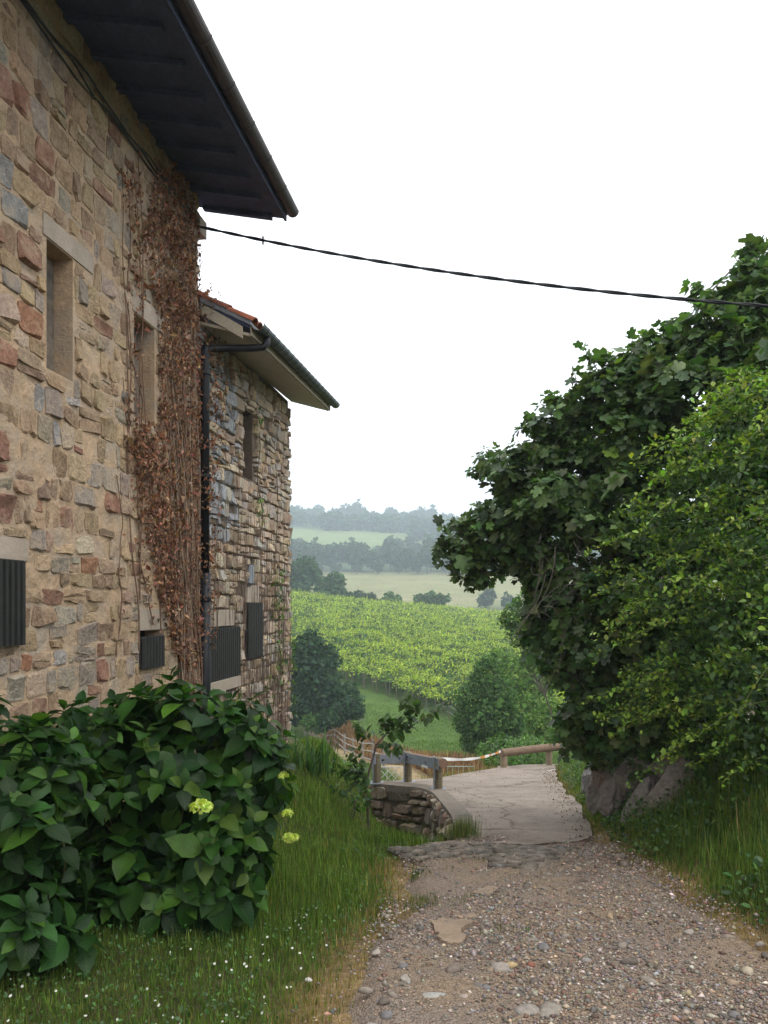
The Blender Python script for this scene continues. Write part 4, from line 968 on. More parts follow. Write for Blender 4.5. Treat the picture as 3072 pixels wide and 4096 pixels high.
def stem_path(px0, py0, px1, py1, off, wob, n=26):
    s0_, z0_ = wall_sz(px0, py0); s1_, z1_ = wall_sz(px1, py1); t = np.linspace(0, 1, n); ph = rng.uniform(0, 6, 3)
    s_ = s0_+(s1_-s0_)*t+wob*(np.sin(t*5+ph[0])+.5*np.sin(t*13+ph[1])+.25*np.sin(t*31+ph[2])); z_ = z0_+(z1_-z0_)*t
    return np.array([W(a, b_, off+.012*math.sin(11*c+ph[1])) for a, b_, c in zip(s_, z_, t)]), s_, z_
for i in range(85):
    x0 = rng.uniform(715, 792); x1 = rng.uniform(590, 785); y1 = rng.uniform(640, 2300); b_ = rng.random()
    pth, s_, z_ = stem_path(x0, 2830, x1*(1-.15*b_)+x0*.15*b_, y1, rng.uniform(.02, .07), .045); c = [(.16, .10, .065), (.22, .15, .10), (.13, .08, .055), (.28, .22, .16)][i % 4]
    stems.tube(pth, np.linspace(rng.uniform(.006, .015), .003, len(pth)), 4, c)
for (x0, y0, x1, y1) in [(540, 2600, 470, 650), (520, 1900, 490, 620), (640, 2550, 520, 640), (560, 2400, 545, 560), (600, 2500, 470, 1500), (700, 2600, 560, 1700), (640, 2200, 510, 1450), (475, 2620, 460, 1900), (560, 1750, 500, 1180)]:
    pth, s_, z_ = stem_path(x0, y0, x1, y1, .03, .05, 34); stems.tube(pth, np.linspace(.009, .004, len(pth)), 4, (.15, .09, .06))
    for q in range(0, len(s_), 2):
        if rng.random() < .5: SPs.append((s_[q], z_[q]))
stems.build('stems', M['bark'], crp, kind='stuff')
def creeper_leaves(x, y, off):
    sz = np.array([wall_sz(a, b_) for a, b_ in zip(x, y)]); return np.array([W(s, z, o) for (s, z), o in zip(sz, off) if not in_hole(s, z)])
x, y = sample_poly(dense, 13000); dn = .55+.6*vnoise(x, y, 70, 61)+.3*vnoise(x, y, 25, 62); k = rng.random(len(x)) < np.clip(dn+.12, .42, 1); x, y = x[k], y[k]; CPs.append(creeper_leaves(x, y, rng.uniform(.015, .085, len(x))))
x, y = sample_poly(side, 1300); k = rng.random(len(x)) < np.clip(.5+.7*vnoise(x, y, 40, 63), .05, 1); x, y = x[k], y[k]; CPs.append(creeper_leaves(x, y, rng.uniform(.05, .22, len(x))))
x, y = sample_poly(thin, 500); CPs.append(creeper_leaves(x, y, rng.uniform(.015, .05, len(x))))
CPs.append(np.array([W(s+rng.normal(0, .02), z+rng.normal(0, .02), .04) for s, z in SPs]))
P = np.concatenate(CPs); n = len(P)
Yd = np.array([0, 0, -.8])+(-nv)*.35+rng.normal(0, .55, (n, 3)); R = rot_frames(Yd, -nv[None]+rng.normal(0, .6, (n, 3))); S = .041*np.exp(rng.normal(0, .3, n))
CURL = leaf_ovate(4, .38, .9, .55)
cols = jitter_cols([(.23, .098, .060), (.28, .135, .082), (.17, .08, .052), (.33, .20, .13), (.13, .075, .055)], n, .25, .08)
leaf_objects(crp, 'leaf', CURL[0], CURL[1], P, R, S, cols, M['dry_leaf'], None, 300, variants=8, stuff='dry_leaves')
mb = MB()
for k in range(10):
    z_ = 4.9+k*.16; n = 12; t = np.linspace(0, 1, n)[:, None]; a = W(9.36, z_, .02); mb.tube(a+dv*(.02+.10*np.sin(t*3.1))*rng.uniform(.3, 1)+UP*(t-.5)*.35+(-nv)*.03*np.sin(t*7), .003, 4, (.15, .08, .06))
a = W(9.37, 6.25, .03); t = np.linspace(0, 1, 20)[:, None]; mb.tube(a+dv*.42*np.sin(t*3.1)+UP*(.30*t-.02+.04*np.sin(t*9))-nv*.12*np.sin(t*2.6), .0028, 4, (.15, .10, .07))
mb.build('tendrils', M['bark'], crp, kind='stuff')

# thin dry stems over the wing wall, and a strip of green ivy
st_ = thing('bare_creeper', 'web of thin leafless creeper stems over the grey wing wall', 'creeper', W(11.8, -1.5, .05)); mb = MB()
for i in range(170):
    s_ = rng.uniform(9.5, 13.85); top = rng.uniform(-.2, 3.6) if rng.random() < .75 else rng.uniform(2, 5); n = 18; t = np.linspace(0, 1, n); ph = rng.uniform(0, 6, 2); z_ = -1.5+(top+1.5)*t
    ss = s_+.05*np.sin(t*6+ph[0])+.02*np.sin(t*23+ph[1])+rng.normal(0, .12)*t
    mb.tube([W(a, b_, OFF2+.07+.02*math.sin(9*c+ph[0])) for a, b_, c in zip(ss, z_, t)], np.linspace(.006, .0025, n), 3, [(.17, .12, .09), (.22, .165, .125), (.12, .085, .065)][i % 3])
mb.build('stems', M['bark'], st_, kind='stuff')
iv = thing('green_ivy', 'narrow strip of fresh green ivy climbing the wing wall', 'ivy', W(12.9, -1.4, .05)); PP = []
for (x0, y0, x1, y1, n_, w_) in [(1085, 1900, 1100, 2880, 420, 12), (1010, 1900, 1030, 2120, 70, 10), (1022, 1560, 1012, 1720, 40, 8), (1150, 2300, 1160, 2950, 160, 10), (930, 2700, 910, 2850, 70, 18), (870, 2780, 900, 2920, 120, 30), (1040, 2560, 1060, 2900, 60, 14)]:
    t = rng.random(n_); q = vnoise(t*9, t*0, 1, 71) > -.25; t = t[q]; x = x0+(x1-x0)*t+rng.normal(0, w_, len(t)); y = y0+(y1-y0)*t
    for a, b_ in zip(x, y): s_, z_ = wall_sz(a, b_, OFF2); PP.append(W(min(s_, 13.95), z_, OFF2+rng.uniform(.07, .14)))
P = np.array(PP); n = len(P); R = rot_frames(np.array([0, 0, -1.])+rng.normal(0, .5, (n, 3)), -nv[None]+rng.normal(0, .5, (n, 3)))
leaf_objects(iv, 'leaf', OVA[0], OVA[1], P, R, .07*np.exp(rng.normal(0, .3, n)), jitter_cols([(.09, .16, .025), (.05, .10, .02), (.14, .20, .03), (.04, .07, .03)], n, .25, .1), M['leaf'], None, 200, variants=6)
mb = MB(); t = np.linspace(0, 1, 30)
for (x0, y0, x1, y1) in [(1085, 1850, 1100, 2900), (1012, 1700, 1030, 2200), (1110, 2350, 1150, 2880)]:
    pts = [wall_sz(x0+(x1-x0)*q+8*math.sin(q*11), y0+(y1-y0)*q, OFF2) for q in t]; mb.tube([W(min(s_, 13.93), z_, OFF2+.08) for s_, z_ in pts], .008, 5, (.14, .11, .08))
mb.build('stem', M['bark'], iv)
# ---------------- rock outcrop on the right bank ----------------
def rock(label, px, py, y, size, seed, lean=.3, col=(.20, .165, .14)):
    r = np.random.default_rng(seed); import bmesh
    bm = bmesh.new(); bmesh.ops.create_icosphere(bm, subdivisions=4, radius=1.0)
    V = np.array([v.co for v in bm.verts]); Fc = [[v.index for v in f.verts] for f in bm.faces]; bm.free()
    # chiselled by random planes, then layered
    for k in range(16):
        nn = r.normal(size=3); nn /= np.linalg.norm(nn); d = r.uniform(.62, .9); q = V@nn; over = np.maximum(q-d, 0); V = V-over[:, None]*nn
    lay = np.array([.85, .2, .35]); lay /= np.linalg.norm(lay); q = V@lay; V = V*(1+.05*np.sign(np.sin(q*11+r.uniform(0, 6)))[:, None])
    V = V*(1+.045*np.sin(V@r.normal(size=3)*7)[:, None])+r.normal(0, .012, V.shape)
    V = V*np.array(size); c, s = math.cos(lean), math.sin(lean); V = np.stack([V[:, 0]*c+V[:, 2]*s, V[:, 1], -V[:, 0]*s+V[:, 2]*c], 1)
    p = at(px, py, y); o = mk('rock_outcrop', V+p, Fc, M['rock'], col=np.array(col)*(1+r.normal(0, .06, (len(V), 1))), origin=p); props(o, label, 'rock', 'rocks in the right bank')
rock('long tilted brown rock slab in the grass bank, biggest of the outcrop', 2680, 3215, 8.8, (.30, .34, .66), 1, .5, (.25, .21, .18))
rock('narrow grey rock slab leaning beside the biggest slab', 2560, 3230, 9.3, (.17, .3, .52), 2, .42, (.25, .225, .20))
rock('pale pointed rock between the leaning slabs and the road bend', 2450, 3190, 10.2, (.18, .3, .42), 3, .4, (.25, .21, .19))
rock('reddish rock with rough face further along the bank', 2430, 3080, 10.8, (.30, .35, .40), 4, .2, (.25, .18, .15))
rock('wide dark rock ledge under the hanging fig foliage', 2740, 3060, 9.2, (.50, .4, .26), 5, -.5, (.24, .20, .175))
rock('small grey rock near the road bend half hidden by grass', 2372, 3110, 12.4, (.16, .3, .34), 6, .3, (.22, .21, .2))

rock('squat rock in the middle of the bank between the pale pointed rock and the ledge', 2530, 3120, 10.0, (.30, .35, .36), 7, .35, (.25, .22, .19))
rock('flat-topped rock just under the hanging leaves of the fig', 2640, 3095, 9.5, (.36, .35, .28), 8, .3, (.23, .20, .17))
rock('low rock at the right foot of the biggest slab', 2790, 3215, 8.5, (.20, .25, .36), 9, .5, (.26, .23, .20))
rock('weathered rock half sunk in the bank beside the pale pointed rock', 2400, 3170, 11.0, (.20, .3, .36), 10, .3, (.24, .21, .19))

# ---------------- retaining wall under the lane ----------------
cur_y = np.concatenate([np.linspace(8.6, 15.8, 60), np.linspace(15.85, 16.95, 40)]); cur = np.stack([xl(cur_y)-.02, cur_y], 1)
ds = np.r_[0, np.cumsum(np.linalg.norm(np.diff(cur, axis=0), axis=1))]; LEN = ds[-1]
ker = np.ones(9)/9; cur_s = np.stack([np.convolve(np.pad(cur[:, k], 4, mode='edge'), ker, 'valid') for k in range(2)], 1)
def CW(s, z, off=0.0):
    x_ = np.interp(s, ds, cur_s[:, 0]); y_ = np.interp(s, ds, cur_s[:, 1]); e = .05
    tx = np.interp(s+e, ds, cur_s[:, 0])-np.interp(s-e, ds, cur_s[:, 0]); ty = np.interp(s+e, ds, cur_s[:, 1])-np.interp(s-e, ds, cur_s[:, 1]); l = math.hypot(tx, ty)+1e-9
    nx, ny = -ty/l, tx/l
    return np.array([x_+nx*off, y_+ny*off, float(zprof(y_))+.07+z])
rw = thing('retaining_wall', 'low curved retaining wall of big rough stones holding up the lane', 'wall', CW(LEN*.7, -.9))
mb = MB(); ss = np.linspace(0, LEN, 70)
for a, b_ in zip(ss[:-1], ss[1:]): mb.add([CW(b_, -1.25, .10), CW(a, -1.25, .10), CW(a, -.13, .06), CW(b_, -.13, .06)], [(0, 1, 2, 3)])
core = mb.build('wall_core', M['mortar2'], rw)
mb = MB()
for a, b_ in zip(ss[:-1], ss[1:]):
    V = [CW(a, -.16, .14), CW(b_, -.16, .14), CW(b_, -.005, .13), CW(a, -.005, .13), CW(a, -.16, -.16), CW(b_, -.16, -.16), CW(b_, .012, -.16), CW(a, .012, -.16)]
    mb.add(V, [(0, 3, 2, 1), (3, 7, 6, 2), (0, 1, 5, 4), (7, 4, 5, 6)])
mb.build('coping', M['coping'], rw)
rst = lay_stones(0.1, LEN, -1.2, -.17, .08, [], (.24, .5), (.2, .75), .05, 77, (.03, .19), [(.26, .205, .16), (.20, .145, .11), (.34, .275, .20), (.20, .18, .16), (.24, .165, .125)], [.25, .25, .2, .15, .15], skip=.03, split=.3, Wf=CW)
for V, Fq, c, _, _ in rst: mk('stone', V, Fq, M['stone2'], rw, col=c)

# ---------------- road barriers ----------------
def zroad(x, y): return float(zprof(y))+.07
br = thing('steel_barrier', 'low galvanised barrier on three timber posts above the retaining wall', 'barrier', (.55, 16.4, zroad(.5, 16.4)))
posts = [(-.16, 16.75), (.56, 16.95), (1.13, 15.15)]
bt = [at(1500, 3028, 16.75), at(1632, 3022, 16.95), at(1750, 3045, 15.15)]
endp = bt[2]+(bt[2]-bt[1])/np.linalg.norm(bt[2]-bt[1])*.28
for (x_, y_), tp in zip(posts, bt):
    z0 = zroad(x_, y_); zt = tp[2]+.08; mb = MB(); mb.tube([(x_, y_, z0-.1), (x_, y_, zt)], .095, 10, (.17, .14, .085)); po = mb.build('post', M['wood'], br, smooth=False)
    mb = MB(); mb.box((x_-.105, y_-.13, z0-.05), (.035, 0, 0), (0, .1, 0), (0, 0, zt-z0+.09)); mb.build('steel_strap', M['zinc'], po)
    mb = MB(); mb.box((x_-.15, y_-.16, z0-.01), (.32, 0, 0), (0, .3, 0), (0, 0, .02)); mb.build('base_plate', M['zinc'], po)
rail = [bt[0]-(bt[1]-bt[0])*.08, bt[0], bt[1], bt[2], endp]
mb = MB(); mb.tube([p+np.array([.02, .05, -.04]) for p in rail], .105, 12, (.20, .12, .075)); mb.build('log_rail', M['wood'], br)
for a, b_ in zip(rail[:-1], rail[1:]):
    d = b_-a; mb = MB(); nn = np.cross(d, UP); nn /= np.linalg.norm(nn); nn = nn if nn[1] < 0 else -nn
    mb.box(a+nn*.08-UP*.155, d, UP*.225, nn*.012); mb.build('steel_plate', M['zinc'], br)
# marks on the plates: flat paint
def decal(parent, name, a, b_, u0, u1, v0, v1, col, poly=None):
    d = b_-a; nn = np.cross(d, UP); nn /= np.linalg.norm(nn); nn = nn if nn[1] < 0 else -nn; o0 = a+nn*.0955-UP*.155
    if poly is None: poly = [(u0, v0), (u1, v0), (u1, v1), (u0, v1)]
    V = [o0+d*u+UP*.225*v for u, v in poly]; f = tuple(range(len(V)))
    mk(name, V, [f], M['paint'], parent, col=np.array(col))
K = (.015, .015, .02)
r0, r1, r2, r3, r4 = rail
arc = [(.11+.045*math.cos(a), .42+.33*math.sin(a)) for a in np.linspace(0, math.pi, 9)]; arc += [(.11+.028*math.cos(a), .42+.18*math.sin(a)) for a in np.linspace(math.pi, 0, 9)]
decal(br, 'black_mark', r2, r3, 0, 0, 0, 0, K, arc)
for (u0, u1, v0, v1) in ((.10, .115, .2, .5), (.13, .14, .25, .5), (.20, .31, .5, .57), (.72, .78, .42, .52), (.775, .785, .25, .5)): decal(br, 'black_mark', r2, r3, u0, u1, v0, v1, K)
for (u0, u1, v0, v1) in ((.05, .11, .5, .72), (.17, .25, .35, .5), (.19, .21, .22, .36), (.66, .72, .55, .63), (.70, .72, .35, .56)): decal(br, 'black_mark', r1, r2, u0, u1, v0, v1, K)
decal(br, 'yellow_sticker', r3, r4, .16, .50, .12, .62, (.62, .52, .03))
def up_(p): return p
for (u0, u1, v0, v1) in ((.30, .34, .25, .5), (.41, .46, .2, .34), (.41, .46, .4, .55)):
    d = r4-r3; nn = np.cross(d, UP); nn /= np.linalg.norm(nn); nn = nn if nn[1] < 0 else -nn; o0 = r3+nn*.0975-UP*.155
    mk('black_mark', [o0+d*u+UP*.225*v for u, v in ((u0, v0), (u1, v0), (u1, v1), (u0, v1))], [(0, 1, 2, 3)], M['paint'], br, col=np.array(K))
decal(br, 'black_mark', r3, r4, .60, .88, .38, .46, K)
lb = thing('log_barrier', 'timber log rail on wooden posts at the road bend', 'barrier', (3.8, 22.5, zroad(3.8, 22.5)))
la, lb2 = at(2010, 3012, 22.3), at(2290, 2982, 24.6); le = lb2+(lb2-la)*.35
mb = MB(); mb.tube([la-(lb2-la)*.02, la+(lb2-la)*.5+UP*.015, lb2, le], [.125, .13, .13, .12], 12, (.17, .115, .075)); mb.build('log_rail', M['wood'], lb)
for (px, y_) in ((2015, 22.35), (2196, 23.85), (2420, 26)):
    p = at(px, 3000, y_); z0 = float(terrain(p[0], p[1])); zt = np.interp(p[1], [la[1], lb2[1], le[1]], [la[2], lb2[2], le[2]]); mb = MB(); mb.tube([(p[0], p[1], z0-.3), (p[0], p[1], zt)], .11, 10, (.26, .20, .13)); mb.build('post', M['wood'], lb)
    mb = MB(); mb.box((p[0]-.17, p[1]-.17, z0+.03), (.34, 0, 0), (0, .34, 0), (0, 0, .05)); mb.build('footing', M['concrete'], lb)
# warning tape between the two barriers
tp0, tp1 = rail[3]+np.array([.1, .06, .04]), at(2003, 3005, 22.2); n = 24; t = np.linspace(0, 1, n); path = tp0+(tp1-tp0)*t[:, None]; path[:, 2] -= .10*4*t*(1-t)
mb = MB()
for i in range(n-1):
    w0 = np.array([0, .02*math.sin(i*.9), .032]); w1 = np.array([0, .02*math.sin(i*.9+.9), .032]); c = (.62, .24, .06) if i in (13, 14, 17, 20, 21) else (.75, .74, .72)
    mb.add([path[i]-w0, path[i+1]-w1, path[i+1]+w1, path[i]+w0], [(0, 1, 2, 3)], c)
props(mb.build('barrier_tape', M['paint'], origin=tp0), 'white and orange plastic warning tape strung between the two barriers', 'tape')
mb = MB(); a, b_ = rail[2]+np.array([.02, .12, -.165]), rail[3]+np.array([-.2, .13, -.15]); a = a+(b_-a)*-.25
for i in range(8): p, q = a+(b_-a)*i/8, a+(b_-a)*(i+1)/8; mb.add([p-UP*.03, q-UP*.03, q+UP*.02, p+UP*.02], [(0, 1, 2, 3)], (.78, .77, .74))
props(mb.build('barrier_tape', M['paint'], origin=a), 'short white tape end hanging under the steel barrier', 'tape')

# ---------------- fence and gates in the valley ----------------
fence = thing('field_fence', 'grey wooden post and rail fence running down beside the brown track', 'fence', gp(1380, 3010, 35))
fp = []
for px, py in [(1220, 2944), (1266, 2958), (1302, 2982), (1338, 2976), (1378, 3017), (1412, 3033), (1450, 3050), (1490, 3066), (1535, 3082)]: fp.append(gp(px, py, 35))
H = 1.35
for i, p in enumerate(fp):
    mb = MB(); mb.tube([p-UP*.3, p+UP*(H+.1*(i % 3 == 1))], .07 if i % 2 == 0 else .05, 7, (.24, .21, .18)); mb.build('post', M['wood'], fence)
for i in range(len(fp)-1):
    for h in (.35, .8, 1.22): mb = MB(); mb.tube([fp[i]+UP*h, fp[i+1]+UP*h], .03, 5, (.34, .32, .30)); mb.build('rail', M['wood'], fence)
def gate(label, pxs, y_, z0, z1, nbar, diag, col, name='wire_gate'):
    p0 = at(pxs[0], 3000, y_); p1 = at(pxs[1], 3000, y_); gt = thing(name, label, 'gate', (p0[0], y_, z0)); d = np.array([p1[0]-p0[0], 0, 0]); b0 = np.array([p0[0], y_, z0]); hh = UP*(z1-z0); mb = MB()
    mb.tube([b0, b0+hh, b0+hh+d, b0+d, b0], .018, 5, col); mb.build('frame', M['paint'], gt)
    for k in range(1, nbar): mb = MB(); mb.tube([b0+d*k/nbar, b0+d*k/nbar+hh], .010, 4, col); mb.build('bar', M['paint'], gt)
    if diag:
        for k in range(4): mb = MB(); a_ = b0+d*k/4; e_ = b0+d*min(1, (k+2)/4)+hh*min(1, (4-k)/2); mb.tube([a_, e_], .012, 4, col); mb.build('brace', M['paint'], gt); mb = MB(); mb.tube([b0+d*(k/4)+hh, b0+d*min(1, (k+2)/4)+hh*(1-min(1, (4-k)/2))], .012, 4, col); mb.build('brace', M['paint'], gt)
def zpix(py, y_): return EYE+(HY-py)/F*y_
gate('pale green wire mesh gate beyond the lane edge', (1790, 1898), 26, zpix(3112, 26), zpix(3066, 26), 5, False, (.36, .42, .36))
gate('grey field gate with crossed braces seen under the steel barrier', (1510, 1624), 30, zpix(3128, 30), zpix(3068, 30), 3, True, (.45, .44, .42))

# ---------------- grass ----------------
def blade():
    t = np.array([0, .5, 1.0]); w = np.array([.5, .38, 0]); V = []
    for a, b_ in zip(t, w): V += [(-b_, a, -.35*a*a*1.0), (b_, a, -.35*a*a)]
    V = V[:-1]; V = np.array(V); return V, np.array([(0, 1, 3), (0, 3, 2), (2, 3, 4)])
GBV, GBF = blade()
def grass(name, label, x, y, h, w, cols, lean=.35, zoff=-.01):
    n = len(x); P = np.stack([x, y, terrain(x, y)+zoff], 1); a = rng.uniform(0, 6.283, n); l = np.abs(rng.normal(0, lean, n))
    Yd = np.stack([np.cos(a)*l, np.sin(a)*l, np.ones(n)], 1); Nd = np.stack([-np.cos(a), -np.sin(a), l], 1); R = rot_frames(Yd, -Nd)
    V, Q, C, _ = scatter_arrays(GBV, GBF, P, R, np.stack([w, h, h], 1), cols); o = mk(name, V, Q, M['grass'], col=C); props(o, label, 'grass', kind='stuff'); return o
def edge_cols(x, y, d, n):
    c = jitter_cols([(.085, .145, .024), (.115, .180, .032), (.062, .110, .022), (.16, .22, .045)], n, .26, .09); k = rng.random(n) < np.clip(.9-d*2.6+.5*vnoise(x, y, .6, 81), .03, .85); c[k] = jitter_cols([(.30, .20, .085), (.24, .17, .07), (.20, .19, .06)], int(k.sum()), .2, .06); return c
n = 150000; y = np.exp(rng.uniform(math.log(2.7), math.log(17.5), n)); u = rng.random(n); xw = .1538*y-4.046; x = xw+u*(xl(y)+.30-xw); d = xl(y)-x
keep = (x/y > -.56) & (rng.random(n) < np.clip(.30+d*1.3+.35*vnoise(x, y, .35, 87), 0, 1)); x, y, d = x[keep], y[keep], d[keep]; n = len(x)
tall = np.clip(.45+.55*vnoise(x, y, .9, 82), .12, 1.2); h = (.045+.15*tall*smooth((y-3.6)/2.5)*smooth(d/.8))*np.exp(rng.normal(0, .3, n)); h = np.where(y > 9, h*.9, h); h = np.where(d < 0, h*.6, h)
grass('grass', 'green grass on the bank between house and lane', x, y, h, .0035+.0006*y*np.exp(rng.normal(0, .2, n)), edge_cols(x, y, d, n))
n = 150000; y = np.exp(rng.uniform(math.log(3.6), math.log(25), n)); d = -.28+2.5*rng.random(n)**1.15; x = xr(y)+d; keep = (x/y < .85) & (rng.random(n) < np.clip(.32+d*1.6+.35*vnoise(x, y, .35, 88), 0, 1)); x, y, d = x[keep], y[keep], d[keep]; n = len(x)
tall = np.clip(.55+.5*vnoise(x, y, .7, 83), .15, 1.2); h = (.04+.13*tall*smooth(d/.6))*np.exp(rng.normal(0, .4, n))
grass('grass', 'long green grass on the right bank below the thicket', x, y, h, .0035+.0006*y*np.exp(rng.normal(0, .2, n)), edge_cols(x, y, d, n), .8)
# pale tufts and a sedge clump at the foot of the retaining wall
n = 5200; y = rng.uniform(8.7, 13.5, n); x = xl(y)-np.abs(rng.normal(0, .45, n))-.12
grass('grass', 'bright green grass at the foot of the retaining wall', x, y, rng.uniform(.06, .20, n), np.full(n, .008), jitter_cols([(.12, .19, .035), (.09, .16, .03), (.17, .22, .05)], n, .2, .08), .45)
n = 900; y = rng.normal(8.95, .16, n); x = rng.normal(.90, .11, n)
tf_ = grass('sedge_tuft', 'dark arching tuft of sedge at the end of the retaining wall', x, y, rng.uniform(.2, .38, n), np.full(n, .007), jitter_cols([(.045, .085, .025), (.08, .12, .03), (.17, .17, .06)], n, .2, .08), .7)
n = 2600; y = rng.uniform(5.0, 8.2, n); x = np.where(rng.random(n) < .5, xl(y)+np.abs(rng.normal(0, .12, n)), rng.normal(.95, .3, n)); k = vnoise(x, y, .25, 84) > .25; x, y = x[k], y[k]; n = len(x)
grass('grass', 'thin grass tufts growing in the cobbles and gravel', x, y, rng.uniform(.03, .09, n), np.full(n, .005), jitter_cols([(.06, .10, .025), (.13, .14, .05)], n, .2, .08), .6, .03)
n = 9000; xg = rng.uniform(-.3, 3.4, n); yg = 16.9+rng.random(n)*7; k = (xl(yg)-xg > .05) & (xl(yg)-xg < 1.6); xg, yg = xg[k], yg[k]; n = len(xg)
grass('grass', 'yellow dry grass along the far road edge', xg, yg, rng.uniform(.1, .4, n), np.full(n, .012), jitter_cols([(.36, .27, .10), (.22, .22, .06), (.12, .17, .04)], n, .2, .08), .4)
# fallen leaf litter along the concrete
n = 1500; y = 8.4+13.6*rng.random(n)**.8; e_ = np.abs(rng.normal(0, .2, n)); x = np.where(rng.random(n) < .72, xr(y)-e_, np.where(rng.random(n) < .5, xl(y)+.25+e_, rng.uniform(1.2, 4, n))); k = (x < xr(y)+.05) & (x > xl(y)+.1); x, y = x[k], y[k]; n = len(x)
P = np.stack([x, y, terrain(x, y)+.077], 1); lp, R, S = loose(P, np.repeat(UP[None], n, 0)*3, .014, .5, .4); V, Q, C, _ = scatter_arrays(DIA[0], DIA[1], lp, R, S, jitter_cols([(.12, .08, .05), (.20, .12, .06), (.08, .07, .04)], n, .25, .08)); props(mk('leaf_litter', V, Q, M['dry_leaf'], col=C), 'brown fallen leaves and bits along the concrete lane edges', 'litter', kind='stuff')
# small weeds in the verge
n = 9000; y = np.exp(rng.uniform(math.log(2.7), math.log(9), n)); u = rng.random(n); xw = .1538*y-4.046; x = xw+u*(xl(y)-.15-xw); k = (x/y > -.56) & (vnoise(x, y, .5, 85) > -.1); x, y = x[k], y[k]; n = len(x)
P = np.stack([x, y, terrain(x, y)+rng.uniform(.03, .13, n)], 1); lp, R, S = loose(P, np.repeat(UP[None], n, 0), .021, .5); V, Q, C, _ = scatter_arrays(OVA[0], OVA[1], lp, R, S, jitter_cols([(.05, .12, .03), (.08, .16, .035), (.04, .09, .025)], n, .2, .08))
props(mk('ground_weeds', V, Q, M['leaf'], col=C), 'small clover and weed leaves in the left verge', 'weeds', kind='stuff')
n = 15000; y = np.exp(rng.uniform(math.log(5), math.log(22), n)); d = .15+2.2*rng.random(n); x = xr(y)+d; k = (x/y < .58) & (vnoise(x, y, .8, 86) > -.2); x, y, d = x[k], y[k], d[k]; n = len(x)
P = np.stack([x, y, terrain(x, y)+rng.uniform(.03, .30, n)*smooth(d/.5)], 1); lp, R, S = loose(P, np.repeat(UP[None], n, 0), .05, .5); V, Q, C, _ = scatter_arrays(OVA[0], OVA[1], lp, R, S, jitter_cols([(.035, .085, .02), (.05, .11, .025), (.03, .065, .02), (.08, .15, .03)], n, .22, .08))
props(mk('bank_weeds', V, Q, M['leaf'], col=C), 'dark leafy undergrowth creeping over the right bank', 'weeds', kind='stuff')
# white flowers in the lawn
fm = MB()
for k in range(6): a = k*1.047; fm.add([(0, 0, 0), (.9*math.cos(a-.4), .9*math.sin(a-.4), .1), (math.cos(a), math.sin(a), .12), (.9*math.cos(a+.4), .9*math.sin(a+.4), .1)], [(0, 1, 2, 3)])
fmesh = meshdata('clover_flower', np.concatenate(fm.v), fm.f, M['paint'], col=np.array((.62, .62, .54)))
for i in range(90):
    yv = 2.9+1.5*rng.random()**.9 if i < 70 else rng.uniform(4.3, 5.6); px = rng.uniform(20, 1300) if i < 70 else rng.uniform(1050, 1500); xv = (px-CX)/F*yv
    if xv > xl(yv)-.25: continue
    o = bpy.data.objects.new('clover_flower', fmesh); COL.objects.link(o); o.location = (xv, yv, float(terrain(xv, yv))+rng.uniform(.05, .10)); s = rng.uniform(.005, .009); o.scale = (s, s, s); o.rotation_euler = (rng.normal(.5, .3), rng.normal(0, .4), 0); props(o, 'tiny white clover flower in the lawn below the hydrangeas', 'flower', 'white flowers in the lawn')

# ---------------- sword-leaved plant, sapling, shrubs on the bank ----------------
ip = gp(1235, 3130); ip = np.array([-1.25, 12.4, float(terrain(-1.25, 12.4))]); ir = thing('sword_leaved_plant', 'clump of upright sword-shaped leaves at the foot of the wing corner', 'plant', ip)
for i in range(85):
    b0 = ip+np.array([rng.normal(0, .22), rng.normal(0, .2), -.03]); L = rng.uniform(.4, .8); a = rng.uniform(0, 6.28); l = abs(rng.normal(0, .42)); n = 6; t = np.linspace(0, 1, n); dirv = np.array([math.cos(a), math.sin(a), 0]); sidev = np.array([-math.sin(a), math.cos(a), 0]); w = .018*np.sin(np.pi*np.clip(t*.75+.25, 0, 1))
    C_ = b0+UP*(L*t*(1-.15*l*t))[:, None]+dirv*(L*l*t**2)[:, None]; V = np.empty((2*n, 3)); V[0::2] = C_-sidev*w[:, None]; V[1::2] = C_+sidev*w[:, None]
    Fc = [(2*k, 2*k+1, 2*k+3, 2*k+2) for k in range(n-1)]; mk('leaf', V, Fc, M['grass'], ir, col=jitter_cols([(.05, .12, .025), (.07, .15, .03), (.04, .09, .03)], 1, .15, .06)[0])
sb = np.array([-.25, 12.0, float(terrain(-.25, 12.0))]); sp = thing('sapling', 'young sapling with thin leaning stem and broad drooping leaves', 'tree', sb)
mb = MB(); j1 = at(1505, 2980, 11.9); j2 = at(1545, 2935, 11.8); mb.tube([sb-UP*.1, at(1468, 3120, 12.0), j1, j2], [.026, .022, .017, .014], 7, (.20, .15, .13))
br_ends = [(j2, at(1690, 2820, 11.6)), (j2, at(1780, 2830, 11.5)), (j2, at(1640, 2880, 11.5)), (j1, at(1420, 2900, 12.1)), (j2, at(1545, 2880, 11.8)), (j1, at(1600, 2990, 11.6)), (at(1468, 3120, 12), at(1400, 3080, 11.9)), (at(1668, 2860, 11.6), at(1620, 2790, 11.7)), (at(1468, 3120, 12), at(1420, 3010, 11.9))]
LP, LY = [], []
for a, b_ in br_ends:
    path = limb(mb, a, b_, .010, .004, .05, 7, (.18, .13, .11))
    for q in range(2, 7):
        for k in range(6): LP.append(path[q]+(path[q]-path[q-1])*rng.uniform(-1, .4)+rng.normal(0, .035, 3)); d = (b_-a)/np.linalg.norm(b_-a); LY.append(d*.6+rng.normal(0, .6, 3)+np.array([0, 0, -.45]))
mb.build('stem', M['bark'], sp, smooth=True)
